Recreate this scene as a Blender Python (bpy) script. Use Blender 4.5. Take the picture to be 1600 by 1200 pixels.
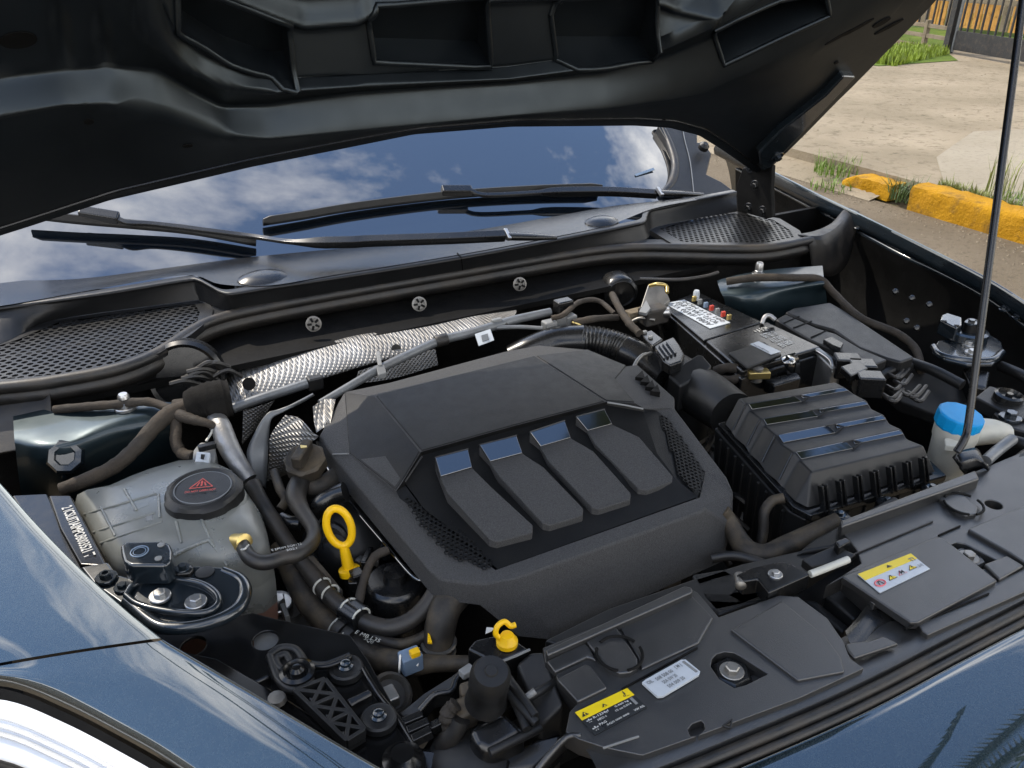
import bpy, bmesh, math, random
from mathutils import Vector as V, Matrix
random.seed(7)
sc = bpy.context.scene
for o in list(bpy.data.objects): bpy.data.objects.remove(o)
COL = sc.collection

# ------------------------------------------------------------------ camera
FPX, YAW, PITCH, ROLL = 1316.0, math.radians(29.3), math.radians(28.0), math.radians(0.4)
CAM = V((-.60, -1.235, 1.49))
FW = V((math.sin(YAW)*math.cos(PITCH), math.cos(YAW)*math.cos(PITCH), -math.sin(PITCH)))
_r = V((math.cos(YAW), -math.sin(YAW), 0)); _u = _r.cross(FW)
RT = _r*math.cos(ROLL)+_u*math.sin(ROLL); UP = _u*math.cos(ROLL)-_r*math.sin(ROLL)
cd = bpy.data.cameras.new('camera'); cam = bpy.data.objects.new('camera', cd); COL.objects.link(cam)
cd.sensor_width = 36; cd.lens = 36*FPX/1600; cd.clip_start = .02; cd.clip_end = 600
cam.matrix_world = Matrix((( RT.x, UP.x, -FW.x, CAM.x), (RT.y, UP.y, -FW.y, CAM.y), (RT.z, UP.z, -FW.z, CAM.z), (0,0,0,1)))
sc.camera = cam
sc.render.resolution_x, sc.render.resolution_y = 1024, 768

# ------------------------------------------------------------------ sky, sun, exposure
SUN_EL, SUN_AZ = math.radians(51), math.radians(-23)      # azimuth from +Y towards +X
w = bpy.data.worlds.new('World'); sc.world = w; w.use_nodes = True
nt = w.node_tree; nt.nodes.clear(); N = nt.nodes.new; K = nt.links.new
out = N('ShaderNodeOutputWorld'); bg = N('ShaderNodeBackground'); bg.inputs[1].default_value = .15
sky = N('ShaderNodeTexSky'); sky.sky_type = 'NISHITA'; sky.sun_disc = False
sky.sun_elevation = SUN_EL; sky.sun_rotation = SUN_AZ; sky.air_density = 1.0; sky.dust_density = .25; sky.ozone_density = 2.0
tc = N('ShaderNodeTexCoord'); sx = N('ShaderNodeSeparateXYZ'); K(tc.outputs['Generated'], sx.inputs[0])
def wmath(op, a, b=None):
    n = N('ShaderNodeMath'); n.operation = op
    for i, q in enumerate((a, b)):
        if q is None: continue
        if isinstance(q, (int, float)): n.inputs[i].default_value = q
        else: K(q, n.inputs[i])
    return n.outputs[0]
den = wmath('ADD', wmath('MAXIMUM', sx.outputs[2], 0), .18)
cx = N('ShaderNodeCombineXYZ'); K(wmath('DIVIDE', sx.outputs[0], den), cx.inputs[0]); K(wmath('DIVIDE', sx.outputs[1], den), cx.inputs[1])
cx.inputs[2].default_value = 0
mpw = N('ShaderNodeMapping'); mpw.inputs['Location'].default_value = (-.20, -.40, 16.3); K(cx.outputs[0], mpw.inputs[0])
nz = N('ShaderNodeTexNoise'); nz.inputs['Scale'].default_value = 1.35; nz.inputs['Detail'].default_value = 9; nz.inputs['Roughness'].default_value = .62; nz.inputs['Distortion'].default_value = .5
K(mpw.outputs[0], nz.inputs['Vector'])
cr = N('ShaderNodeValToRGB'); cr.color_ramp.elements[0].position = .54; cr.color_ramp.elements[1].position = .66
# the cloud layer is seen edge-on, so denser, towards the horizon
K(wmath('ADD', nz.outputs[0], wmath('MULTIPLY', wmath('POWER', wmath('SUBTRACT', 1.0, wmath('MAXIMUM', sx.outputs[2], 0)), 1.6), .26)), cr.inputs[0])
mx = N('ShaderNodeMix'); mx.data_type = 'RGBA'; K(cr.outputs[0], mx.inputs[0]); K(sky.outputs[0], mx.inputs[6]); mx.inputs[7].default_value = (11.2, 11.0, 10.7, 1)
K(mx.outputs[2], bg.inputs[0]); K(bg.outputs[0], out.inputs[0])
sd = bpy.data.lights.new('sun', 'SUN'); sun = bpy.data.objects.new('sun', sd); COL.objects.link(sun)
sd.energy = 2.0; sd.angle = math.radians(.53); sd.color = (1, .90, .76)
sdir = V((math.sin(SUN_AZ)*math.cos(SUN_EL), math.cos(SUN_AZ)*math.cos(SUN_EL), math.sin(SUN_EL)))
sun.rotation_euler = sdir.to_track_quat('Z', 'Y').to_euler()
sun.location = sdir*20
vs = sc.view_settings; vs.view_transform = 'Standard'; vs.look = 'None'; vs.gamma = 1; vs.use_curve_mapping = False; vs.exposure = 1.32
sc.render.engine = 'CYCLES'

# ------------------------------------------------------------------ a point of the place behind a place in the view
def ray(px, py): return FW+RT*((px-800)/FPX)+UP*((600-py)/FPX)
def P(px, py, z):
    d = ray(px, py); return CAM+d*((z-CAM.z)/d.z)
def PY(px, py, y):
    d = ray(px, py); return CAM+d*((y-CAM.y)/d.y)
def PX(px, py, x):
    d = ray(px, py); return CAM+d*((x-CAM.x)/d.x)
def PP(px, py, o, n):
    d = ray(px, py); return CAM+d*((o-CAM).dot(n)/d.dot(n))
def PQ(q):
    if isinstance(q, V): return q
    return P(*q[:3])

# ------------------------------------------------------------------ materials
MATS = {}
def mat(name, base, rough=.5, metal=0, bump=0, bscale=400, var=.25, vscale=30, dust=0, dustcol=(.115, .085, .055), coat=0, coatrough=.03,
        ior=1.5, sss=0, trans=0, emit=None, dscale=18, spec=None, rvar=.12, dup=True, coatior=1.5):
    m = bpy.data.materials.new(name); m.use_nodes = True; t = m.node_tree; b = t.nodes['Principled BSDF']
    n = t.nodes.new; k = t.links.new
    tc = n('ShaderNodeTexCoord')
    def noise(s, d=4, r=.55):
        q = n('ShaderNodeTexNoise'); q.inputs['Scale'].default_value = s; q.inputs['Detail'].default_value = d; q.inputs['Roughness'].default_value = r
        k(tc.outputs['Object'], q.inputs['Vector']); return q.outputs[0]
    def mrange(v, a, b_, c, d):
        q = n('ShaderNodeMapRange'); k(v, q.inputs[0])
        for i, x in enumerate((a, b_, c, d)): q.inputs[i+1].default_value = x
        return q.outputs[0]
    def mixc(f, a, b_):
        q = n('ShaderNodeMix'); q.data_type = 'RGBA'; k(f, q.inputs[0])
        for i, x in ((6, a), (7, b_)):
            if isinstance(x, tuple): q.inputs[i].default_value = (*x, 1)
            else: k(x, q.inputs[i])
        return q.outputs[2]
    v1 = noise(vscale)
    lo = tuple(c*(1-var) for c in base); hi = tuple(min(1, c*(1+var)) for c in base)
    colr = mixc(mrange(v1, .3, .7, 0, 1), lo, hi)
    rg = mrange(noise(vscale*2.3), .3, .7, max(0, rough-rvar*rough), min(1, rough+rvar*rough))
    if dust:
        dn = noise(dscale, 8, .65)
        f = mrange(dn, .42, .72, 0, dust)
        if dup:
            g = n('ShaderNodeNewGeometry'); s = n('ShaderNodeSeparateXYZ'); k(g.outputs['Normal'], s.inputs[0])
            u = mrange(s.outputs[2], -.3, .9, .35, 1.0)
            mu = n('ShaderNodeMath'); mu.operation = 'MULTIPLY'; k(f, mu.inputs[0]); k(u, mu.inputs[1]); f = mu.outputs[0]
        colr = mixc(f, colr, dustcol)
        q = n('ShaderNodeMix'); q.data_type = 'FLOAT'; k(f, q.inputs[0]); k(rg, q.inputs[2]); q.inputs[3].default_value = .85; rg = q.outputs[0]
    k(colr, b.inputs['Base Color']); k(rg, b.inputs['Roughness'])
    b.inputs['Metallic'].default_value = metal; b.inputs['IOR'].default_value = ior
    if spec is not None: b.inputs['Specular IOR Level'].default_value = spec
    b.inputs['Coat Weight'].default_value = coat; b.inputs['Coat Roughness'].default_value = coatrough; b.inputs['Coat IOR'].default_value = coatior
    if sss: b.inputs['Subsurface Weight'].default_value = sss; b.inputs['Subsurface Radius'].default_value = (.02, .018, .014); b.inputs['Subsurface Scale'].default_value = .6
    if trans: b.inputs['Transmission Weight'].default_value = trans
    if bump:
        bn = n('ShaderNodeBump'); bn.inputs['Strength'].default_value = bump; bn.inputs['Distance'].default_value = .001
        k(noise(bscale, 3), bn.inputs['Height']); k(bn.outputs[0], b.inputs['Normal'])
    MATS[name] = m; return m
mat('paint', (.010, .024, .031), .32, .60, coat=1, coatrough=.012, var=.06, bump=.02, bscale=900, coatior=2.0, dust=.12, dustcol=(.10, .10, .09), dscale=420)
mat('paint_bay', (.014, .028, .036), .40, .60, coat=.5, coatrough=.10, var=.2, vscale=18, dust=.22, dustcol=(.06, .055, .05))
mat('bonnet_inner', (.0034, .0046, .0060), .36, .0, var=.15, vscale=9, dust=.05, dustcol=(.022, .02, .018), dup=False)
MATS['bonnet_inner'].node_tree.nodes['Principled BSDF'].inputs['Specular Tint'].default_value = (.80, .93, 1, 1)
mat('bracket', (.008, .013, .018), .24, .15, coat=.7, coatrough=.06, var=.15, dust=.06)
mat('cowl', (.0085, .0088, .0094), .33, spec=.3, bump=.25, bscale=1500, var=.15, dust=.08, dustcol=(.04, .036, .03))
mat('plastic', (.0095, .0098, .0102), .40, spec=.36, bump=.25, bscale=1500, var=.15, dust=.12, dustcol=(.045, .04, .034))
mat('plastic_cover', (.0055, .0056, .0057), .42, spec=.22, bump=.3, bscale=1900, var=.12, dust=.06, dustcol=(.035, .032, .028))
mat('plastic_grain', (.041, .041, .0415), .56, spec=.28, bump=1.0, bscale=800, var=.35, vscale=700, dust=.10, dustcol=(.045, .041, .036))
mat('plastic_smooth', (.0055, .0058, .0062), .25, var=.12, dust=.07, bump=.03, bscale=300, dustcol=(.05, .042, .033))
mat('gloss', (.005, .0055, .006), .07, var=.1, coat=1, ior=1.9, coatior=1.8)
mat('slam', (.014, .0142, .0145), .32, ior=1.75, bump=.3, bscale=1500, var=.12, dust=.12, dustcol=(.055, .048, .038), vscale=14)
mat('rubber', (.0085, .0085, .0087), .45, bump=.2, bscale=700, var=.25, dust=.5, dustcol=(.075, .058, .039))
mat('rubber_dusty', (.014, .0125, .011), .52, bump=.3, bscale=500, var=.3, dust=.8, dustcol=(.125, .095, .058), dscale=20, spec=.35)
mat('tape', (.028, .024, .020), .75, bump=1, bscale=320, var=.35, dust=.6, dustcol=(.085, .064, .044), spec=.25)
mat('engine', (.035, .033, .03), .6, .2, bump=.8, bscale=150, var=.5, dust=.8, dustcol=(.085, .064, .042), spec=.3)
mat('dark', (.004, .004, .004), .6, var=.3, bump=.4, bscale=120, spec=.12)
mat('felt', (.009, .0085, .008), .85, bump=1, bscale=450, var=.35, dust=.2, dustcol=(.026, .022, .018), spec=.1)
mat('steel', (.38, .38, .375), .34, .95, var=.2, bump=.12, bscale=500)
mat('zinc', (.26, .25, .23), .42, .9, var=.3, dust=.3)
mat('alu', (.28, .28, .28), .46, .85, var=.25, bump=.5, bscale=250, dust=.3)
mat('pipe_grey', (.13, .138, .145), .40, .35, var=.2, dust=.3, dustcol=(.10, .085, .07))
mat('grey_plastic', (.16, .165, .165), .5, var=.15, dust=.2, dustcol=(.13, .105, .08))
mat('tank', (.24, .25, .235), .28, trans=.40, var=.18, vscale=14, dust=.24, dustcol=(.16, .14, .10), bump=.15, bscale=120, sss=.15)
mat('tank_low', (.22, .12, .09), .4, var=.2, vscale=16, dust=.4, dustcol=(.16, .12, .08))
mat('white_plastic', (.42, .42, .38), .42, var=.10, dust=.35, dustcol=(.30, .25, .15))
mat('blue_cap', (.001, .23, .52), .45, spec=.25, var=.08, bump=.15, bscale=800)
mat('yellow', (.74, .43, .003), .36, spec=.35, var=.08, dust=.10, dustcol=(.3, .18, .05))
mat('label_yellow', (.62, .46, .006), .38, var=.06)
mat('label_white', (.40, .43, .46), .34, var=.06)
mat('label_dark', (.02, .022, .024), .3, var=.1)
mat('ink_black', (.015, .015, .015), .5, var=.1)
mat('ink_white', (.42, .42, .40), .5, var=.15)
mat('ink_grey', (.12, .13, .14), .5, var=.1)
mat('red', (.42, .035, .018), .45, var=.15)
mat('orange', (.65, .22, .02), .5)
mat('green', (.05, .3, .08), .5)
mat('mark_red', (.55, .10, .12), .5)
mat('brass', (.55, .42, .16), .35, .9, var=.2, dust=.2)
mat('clip_blue', (.12, .17, .24), .45, var=.15)
mat('chrome', (.80, .81, .82), .12, 1.0, var=.05)
mat('lens_white', (.60, .61, .62), .22, .05, coat=1, var=.06)
mat('clip_metal', (.17, .165, .155), .5, .8, var=.3, dust=.4)
mat('black_gloss', (.0045, .0046, .0048), .22, spec=.4, var=.15, dust=.05, dustcol=(.03, .025, .02))
mat('cowl_top', (.0085, .0088, .0094), .21, spec=.3, bump=.12, bscale=1500, var=.15)
# ------------------------------------------------------------------ builders
def link(name, me, m, parent=None, smooth=True, bevel=0, seg=2, sub=0, label=None, solid=0, angle=35, wn=False):
    if m is not None: me.materials.append(MATS[m] if isinstance(m, str) else m)
    o = bpy.data.objects.new(name, me); COL.objects.link(o)
    if parent is not None: o.parent = parent
    if smooth:
        me.polygons.foreach_set('use_smooth', [True]*len(me.polygons))
        if not sub: me.set_sharp_from_angle(angle=math.radians(angle))
    if solid:
        s = o.modifiers.new('solid', 'SOLIDIFY'); s.thickness = solid; s.offset = -1
    if sub:
        s = o.modifiers.new('sub', 'SUBSURF'); s.levels = s.render_levels = sub
    if bevel:
        b = o.modifiers.new('bevel', 'BEVEL'); b.width = bevel; b.segments = seg; b.limit_method = 'ANGLE'; b.angle_limit = math.radians(28); b.harden_normals = True
    if label: o['label'] = label
    return o
def mesh(name, vs, fs):
    me = bpy.data.meshes.new(name); me.from_pydata([tuple(v) for v in vs], [], fs); me.validate(); me.update(); return me
def fixn(me):
    bm = bmesh.new(); bm.from_mesh(me); bmesh.ops.recalc_face_normals(bm, faces=bm.faces); bm.to_mesh(me); bm.free(); return me
def poly(name, vs, fs, m, parent=None, **k):
    return link(name, fixn(mesh(name, vs, fs)), m, parent, **k)
def slab(name, pts, depth, m, parent=None, bevel=.0015, taper=0, **k):
    top = [PQ(q) for q in pts]; n = len(top)
    dv = depth if isinstance(depth, V) else V((0, 0, -depth))
    c = sum(top, V())/n
    bot = [p+dv+((p-c)*taper) for p in top]
    fs = [tuple(range(n)), tuple(range(2*n-1, n-1, -1))]+[(i, (i+1) % n, n+(i+1) % n, n+i) for i in range(n)]
    return poly(name, top+bot, fs, m, parent, bevel=bevel, **k)
def spline(pts, sub):
    if len(pts) < 3: 
        return [pts[0].lerp(pts[-1], i/sub) for i in range(sub+1)]
    out = []
    for i in range(len(pts)-1):
        p0 = pts[i-1] if i else pts[0]*2-pts[1]; p1, p2 = pts[i], pts[i+1]
        p3 = pts[i+2] if i+2 < len(pts) else p2*2-p1
        for j in range(sub):
            t = j/sub
            out.append(.5*((2*p1)+(p2-p0)*t+(2*p0-5*p1+4*p2-p3)*t*t+(3*p1-p0-3*p2+p3)*t**3))
    out.append(pts[-1].copy()); return out
def tube(name, pts, r, m, parent=None, seg=12, sub=6, flat=1.0, cap=True, rough=0, label=None, corrug=None):
    c = [PQ(q) for q in pts]
    rs = [r]*len(c) if isinstance(r, (int, float)) else list(r)
    cen = spline(c, sub); n = len(cen)
    rad = [q.x for q in spline([V((x, 0, 0)) for x in rs], sub)]
    if rough:
        rnd = random.Random(len(name)+n)
        rad = [x*(1+rnd.uniform(-rough, rough)) for x in rad]
    vs, fs = [], []; up = None
    for i, p in enumerate(cen):
        t = (cen[min(i+1, n-1)]-cen[max(i-1, 0)]).normalized()
        if up is None:
            up = V((0, 0, 1)) if abs(t.z) < .9 else V((0, 1, 0))
        a = t.cross(up).normalized(); up = a.cross(t).normalized()
        rr = rad[i]
        if corrug and corrug[0] <= i/(n-1) <= corrug[1]: rr *= 1+corrug[2]*(1 if i % 2 else -1)
        for k in range(seg):
            an = 2*math.pi*k/seg; vs.append(p+a*math.cos(an)*rr+up*math.sin(an)*rr*flat)
    for i in range(n-1):
        for k in range(seg):
            fs.append((i*seg+k, i*seg+(k+1) % seg, (i+1)*seg+(k+1) % seg, (i+1)*seg+k))
    if cap: fs += [tuple(range(seg-1, -1, -1)), tuple(range((n-1)*seg, n*seg))]
    return poly(name, vs, fs, m, parent, label=label, angle=50)
def frame(ax):
    ax = ax.normalized(); a = ax.cross(V((0, 1, 0)) if abs(ax.y) < .9 else V((1, 0, 0))).normalized(); return a, ax.cross(a).normalized(), ax
def lathe(name, c, ax, prof, m, parent=None, seg=32, label=None, knurl=None, angle=35, sy=1.0, bevel=0):
    a, b, ax = frame(V(ax)); c = PQ(c); vs, fs = [], []
    for j, (r, h) in enumerate(prof):
        for k in range(seg):
            an = 2*math.pi*k/seg; rr = r
            if knurl and j in knurl[0]: rr = r*(1+knurl[2]*(1 if math.sin(an*knurl[1]) > 0 else 0))
            vs.append(c+a*math.cos(an)*rr+b*math.sin(an)*rr*sy+ax*h)
    for j in range(len(prof)-1):
        for k in range(seg): fs.append((j*seg+k, j*seg+(k+1) % seg, (j+1)*seg+(k+1) % seg, (j+1)*seg+k))
    fs += [tuple(range(seg-1, -1, -1)), tuple(range((len(prof)-1)*seg, len(prof)*seg))]
    return poly(name, vs, fs, m, parent, label=label, angle=angle, bevel=bevel)
def bolt(c, ax, r, m='steel', parent=None, name='bolt', socket=False):
    c = PQ(c); ax = V(ax).normalized(); a, b, _ = frame(ax)
    vs, fs = [], []
    def ring(rr, h, n=24, off=0):
        s = len(vs)
        for k in range(n):
            an = 2*math.pi*k/n+off; vs.append(c+a*math.cos(an)*rr+b*math.sin(an)*rr+ax*h)
        return list(range(s, s+n))
    def skin(p, q):
        for k in range(len(p)): fs.append((p[k], p[(k+1) % len(p)], q[(k+1) % len(p)], q[k]))
    r0 = ring(r*1.9, -r*.3); r1 = ring(r*1.9, r*.12); r2 = ring(r*1.75, r*.25); skin(r0, r1); skin(r1, r2); fs.append(tuple(r2)); fs.append(tuple(reversed(r0)))
    h0 = ring(r*1.08, r*.2, 6, .4); h1 = ring(r*1.08, r*.95, 6, .4); h2 = ring(r*.9, r*1.1, 6, .4); skin(h0, h1); skin(h1, h2)
    if socket:
        h3 = ring(r*.6, r*1.1, 6, .4); h4 = ring(r*.5, r*.6, 6, .4); skin(h2, h3); skin(h3, h4); fs.append(tuple(h4))
    else: fs.append(tuple(h2))
    return poly(name, vs, fs, m, parent)
def surf(name, rows, m, parent=None, nu=8, nv=8, **k):
    R = [spline([PQ(q) for q in r], nu) for r in rows]
    cols = [spline([r[i] for r in R], nv) for i in range(len(R[0]))]
    a, b = len(cols), len(cols[0]); vs = [p for c in cols for p in c]
    fs = [(i*b+j, (i+1)*b+j, (i+1)*b+j+1, i*b+j+1) for i in range(a-1) for j in range(b-1)]
    return link(name, fixn(mesh(name, vs, fs)), m, parent, **k)
def box(name, c, sx, sy, sz, m, parent=None, ax=None, bevel=.0015, **k):
    """box centred on c; ax = (x axis, y axis) unit vectors"""
    X, Y = ax if ax else (V((1, 0, 0)), V((0, 1, 0))); X = X.normalized(); Z = X.cross(Y).normalized(); Y = Z.cross(X)
    c = PQ(c); vs = [c+X*(sx/2*i)+Y*(sy/2*j)+Z*(sz/2*l) for l in (-1, 1) for j in (-1, 1) for i in (-1, 1)]
    fs = [(0, 1, 3, 2), (4, 6, 7, 5), (0, 4, 5, 1), (2, 3, 7, 6), (0, 2, 6, 4), (1, 5, 7, 3)]
    return poly(name, vs, fs, m, parent, bevel=bevel, **k)
def bar(name, p, q, wd, ht, m, parent=None, bevel=.001, up=V((0, 0, 1)), **k):
    p, q = PQ(p), PQ(q); d = q-p; x = d.normalized()
    if abs(up.dot(x)) > .98: up = V((.3, 1, 0)) if abs(x.z) > .5 else V((0, 0, 1))
    y = up.cross(x).normalized()
    return box(name, (p+q)/2, d.length, wd, ht, m, parent, ax=(x, y), bevel=bevel, **k)
def join(name, objs, parent=None, label=None):
    """several shapes of one part -> one mesh"""
    bm = bmesh.new(); mats = []; dg = bpy.context.evaluated_depsgraph_get(); dg.update()
    for o in objs:
        e = o.evaluated_get(dg); me = bpy.data.meshes.new_from_object(e)
        for mt in me.materials:
            if mt not in mats: mats.append(mt)
        idx = [mats.index(mt) for mt in me.materials]
        s = len(bm.faces); bm.from_mesh(me); bm.faces.ensure_lookup_table()
        for f in bm.faces[s:]: f.material_index = idx[f.material_index] if idx else 0
        bpy.data.meshes.remove(me)
    me = bpy.data.meshes.new(name); bm.to_mesh(me); bm.free()
    for mt in mats: me.materials.append(mt)
    for o in objs: bpy.data.objects.remove(o)
    o = bpy.data.objects.new(name, me); COL.objects.link(o); o.parent = parent
    if label: o['label'] = label
    return o
def cutout(o, cutters):
    """cut openings out of a mesh, for good"""
    for c in cutters:
        b = o.modifiers.new('cut', 'BOOLEAN'); b.operation = 'DIFFERENCE'; b.object = c; b.solver = 'EXACT'
    # openings are cut before the edges are rounded
    bev = [x for x in o.modifiers if x.type == 'BEVEL']; par = [(x.width, x.segments) for x in bev]
    for x in bev: o.modifiers.remove(x)
    dg = bpy.context.evaluated_depsgraph_get(); dg.update()
    me = bpy.data.meshes.new_from_object(o.evaluated_get(dg)); o.modifiers.clear(); o.data = me
    for c in cutters: bpy.data.objects.remove(c)
    me.polygons.foreach_set('use_smooth', [True]*len(me.polygons)); me.set_sharp_from_angle(angle=math.radians(35))
    for wd, sg in par:
        b = o.modifiers.new('bevel', 'BEVEL'); b.width = wd; b.segments = sg; b.limit_method = 'ANGLE'; b.angle_limit = math.radians(30); b.harden_normals = True
    return o
def text(s, quad, m, parent, name='lettering', lift=.0006, bold=0.0):
    """flat print: the string fills the quad (bottom-left, bottom-right, top-left, as world points)"""
    cu = bpy.data.curves.new(name, 'FONT'); cu.body = s; cu.size = 1; cu.offset = bold; cu.resolution_u = 2
    t = bpy.data.objects.new(name, cu); COL.objects.link(t)
    dg = bpy.context.evaluated_depsgraph_get(); dg.update()
    me = bpy.data.meshes.new_from_object(t.evaluated_get(dg)); bpy.data.objects.remove(t); bpy.data.curves.remove(cu)
    xs = [v.co.x for v in me.vertices]; ys = [v.co.y for v in me.vertices]; x0, x1, y0, y1 = min(xs), max(xs), min(ys), max(ys)
    bl, br, tl = quad; n = (br-bl).cross(tl-bl).normalized()*lift
    for v in me.vertices: v.co = bl+(br-bl)*((v.co.x-x0)/(x1-x0))+(tl-bl)*((v.co.y-y0)/(y1-y0))+n
    return link(name, me, m, parent, smooth=False)
def inside(p, pl):
    r = False; n = len(pl)
    for i in range(n):
        (x0, y0), (x1, y1) = pl[i], pl[(i+1) % n]
        if (y0 > p[1]) != (y1 > p[1]) and p[0] < (x1-x0)*(p[1]-y0)/(y1-y0)+x0: r = not r
    return r
def edge_dist(p, pl):
    best = 9
    for i in range(len(pl)):
        a, b = V(pl[i]), V(pl[(i+1) % len(pl)]); d = b-a; t = max(0, min(1, (V(p)-a).dot(d)/max(d.dot(d), 1e-12)))
        best = min(best, (a+d*t-V(p)).length)
    return best
def honeycomb(name, pts, pitch, hole, depth, m, parent, stretch=1.0, margin=0, lift=0, label=None):
    """perforated plate: staggered hexagonal cells with holes, over the outline pts (3D, roughly planar)"""
    pts = [PQ(q) for q in pts]; c = sum(pts, V())/len(pts)
    n = V()
    for i in range(len(pts)): n += (pts[i]-c).cross(pts[(i+1) % len(pts)]-c)
    n.normalize()
    if n.z < 0: n = -n
    X = (V((1, 0, 0))-n*n.x).normalized(); Y = n.cross(X)
    pl = [((p-c).dot(X), (p-c).dot(Y)) for p in pts]
    vs, fs = [], []
    x0, x1 = min(p[0] for p in pl), max(p[0] for p in pl); y0, y1 = min(p[1] for p in pl), max(p[1] for p in pl)
    R = pitch/math.sqrt(3); j = 0; y = y0
    while y < y1:
        x = x0+(pitch/2 if j % 2 else 0)
        while x < x1:
            if inside((x, y), pl) and edge_dist((x, y), pl) > margin:
                s = len(vs)
                for rr, h in ((R*1.002, 0), (hole, 0), (hole*.96, -depth)):
                    for k in range(6):
                        an = math.pi/6+k*math.pi/3; vs.append(c+X*(x+math.cos(an)*rr)+Y*(y+math.sin(an)*rr*stretch)+n*(h+lift))
                for a in (0, 6):
                    for k in range(6): fs.append((s+a+k, s+a+(k+1) % 6, s+a+6+(k+1) % 6, s+a+6+k))
            x += pitch
        y += R*1.5*stretch; j += 1
    return link(name, mesh(name, vs, fs), m, parent, smooth=False, label=label)

def thing(name, label, cat, group=None, loc=(0, 0, 0)):
    o = bpy.data.objects.new(name, None); COL.objects.link(o); o.location = loc; o.empty_display_size = .2
    o['label'] = label; o['category'] = cat
    if group: o['group'] = group
    return o

# ------------------------------------------------------------------ special materials
def nodes(name):
    m = bpy.data.materials.new(name); m.use_nodes = True; t = m.node_tree; MATS[name] = m
    return m, t, t.nodes['Principled BSDF'], t.nodes.new, t.links.new
def ground_mat(name, c0, c1, c2, s0, s1, rough=.9, bump=.6, bs=90, crack=0):
    m, t, b, n, k = nodes(name); tc = n('ShaderNodeTexCoord')
    def noise(s, d=6, r=.6):
        q = n('ShaderNodeTexNoise'); q.inputs['Scale'].default_value = s; q.inputs['Detail'].default_value = d; q.inputs['Roughness'].default_value = r; k(tc.outputs['Object'], q.inputs['Vector']); return q.outputs[0]
    def ramp(v, a, b_):
        q = n('ShaderNodeMapRange'); k(v, q.inputs[0]); q.inputs[1].default_value = a; q.inputs[2].default_value = b_; return q.outputs[0]
    def mix(f, a, b_):
        q = n('ShaderNodeMix'); q.data_type = 'RGBA'; k(f, q.inputs[0])
        for i, x in ((6, a), (7, b_)):
            if isinstance(x, tuple): q.inputs[i].default_value = (*x, 1)
            else: k(x, q.inputs[i])
        return q.outputs[2]
    c = mix(ramp(noise(s0), .35, .65), c0, c1)
    c = mix(ramp(noise(s1, 8, .7), .52, .72), c, c2)
    if crack:
        vo = n('ShaderNodeTexVoronoi'); vo.feature = 'DISTANCE_TO_EDGE'; vo.inputs['Scale'].default_value = crack; k(tc.outputs['Object'], vo.inputs['Vector'])
        c = mix(ramp(vo.outputs['Distance'], .0, .012), tuple(x*.4 for x in c0), c)
    k(c, b.inputs['Base Color']); b.inputs['Roughness'].default_value = rough; b.inputs['Specular IOR Level'].default_value = .2
    bn = n('ShaderNodeBump'); bn.inputs['Strength'].default_value = bump; bn.inputs['Distance'].default_value = .02; k(noise(bs, 6, .7), bn.inputs['Height']); k(bn.outputs[0], b.inputs['Normal'])
    return m
ground_mat('asphalt', (.125, .098, .064), (.165, .132, .09), (.075, .058, .038), 1.2, 26, bump=.8, bs=70)
ground_mat('concrete_old', (.20, .165, .112), (.29, .24, .17), (.105, .084, .054), .9, 13, bump=.7, bs=60)
ground_mat('concrete_new', (.23, .198, .145), (.265, .232, .175), (.175, .15, .108), 1.6, 22, bump=.4, bs=60)
ground_mat('kerb_paint', (.35, .170, .003), (.43, .22, .004), (.15, .085, .02), 5, 11, rough=.75, bump=1.0, bs=34)
ground_mat('kerb_bare', (.20, .16, .11), (.28, .23, .16), (.10, .08, .055), 9, 30, bump=1, bs=50)
ground_mat('grass', (.06, .11, .014), (.12, .17, .025), (.15, .13, .05), 3, 20, bump=1, bs=60)
ground_mat('soil', (.09, .07, .04), (.13, .10, .06), (.06, .08, .02), 3, 15)
ground_mat('timber', (.42, .21, .055), (.52, .28, .07), (.22, .11, .03), 6, 14, rough=.7, bs=80)
ground_mat('fence_metal', (.018, .018, .019), (.03, .03, .03), (.06, .045, .035), 5, 20, rough=.55, bump=.3)
ground_mat('timber_grey', (.16, .13, .09), (.22, .18, .13), (.09, .07, .05), 6, 14)
# windscreen glass with the dark cabin behind it
m, t, b, n, k = nodes('glass'); b.inputs['Base Color'].default_value = (.004, .006, .009, 1); b.inputs['Roughness'].default_value = .015; b.inputs['IOR'].default_value = 2.3; b.inputs['Coat Weight'].default_value = .6; b.inputs['Coat Roughness'].default_value = .02
# embossed aluminium heat shield
m, t, b, n, k = nodes('foil'); b.inputs['Metallic'].default_value = .85; b.inputs['Roughness'].default_value = .50
tc = n('ShaderNodeTexCoord'); hs = []
for ang in (38, -52):
    mp = n('ShaderNodeMapping'); mp.inputs['Rotation'].default_value = (0, math.radians(ang), 0); k(tc.outputs['Object'], mp.inputs[0])
    wv = n('ShaderNodeTexWave'); wv.inputs['Scale'].default_value = 72; wv.inputs['Distortion'].default_value = .5; wv.inputs['Detail'].default_value = 0; k(mp.outputs[0], wv.inputs[0]); hs.append(wv.outputs['Fac'])
mu = n('ShaderNodeMath'); mu.operation = 'MULTIPLY'; k(hs[0], mu.inputs[0]); k(hs[1], mu.inputs[1])
bn = n('ShaderNodeBump'); bn.inputs['Strength'].default_value = 1; bn.inputs['Distance'].default_value = .0018; k(mu.outputs[0], bn.inputs['Height']); k(bn.outputs[0], b.inputs['Normal'])
nz = n('ShaderNodeTexNoise'); nz.inputs['Scale'].default_value = 14; nz.inputs['Detail'].default_value = 6; k(tc.outputs['Object'], nz.inputs[0])
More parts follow.
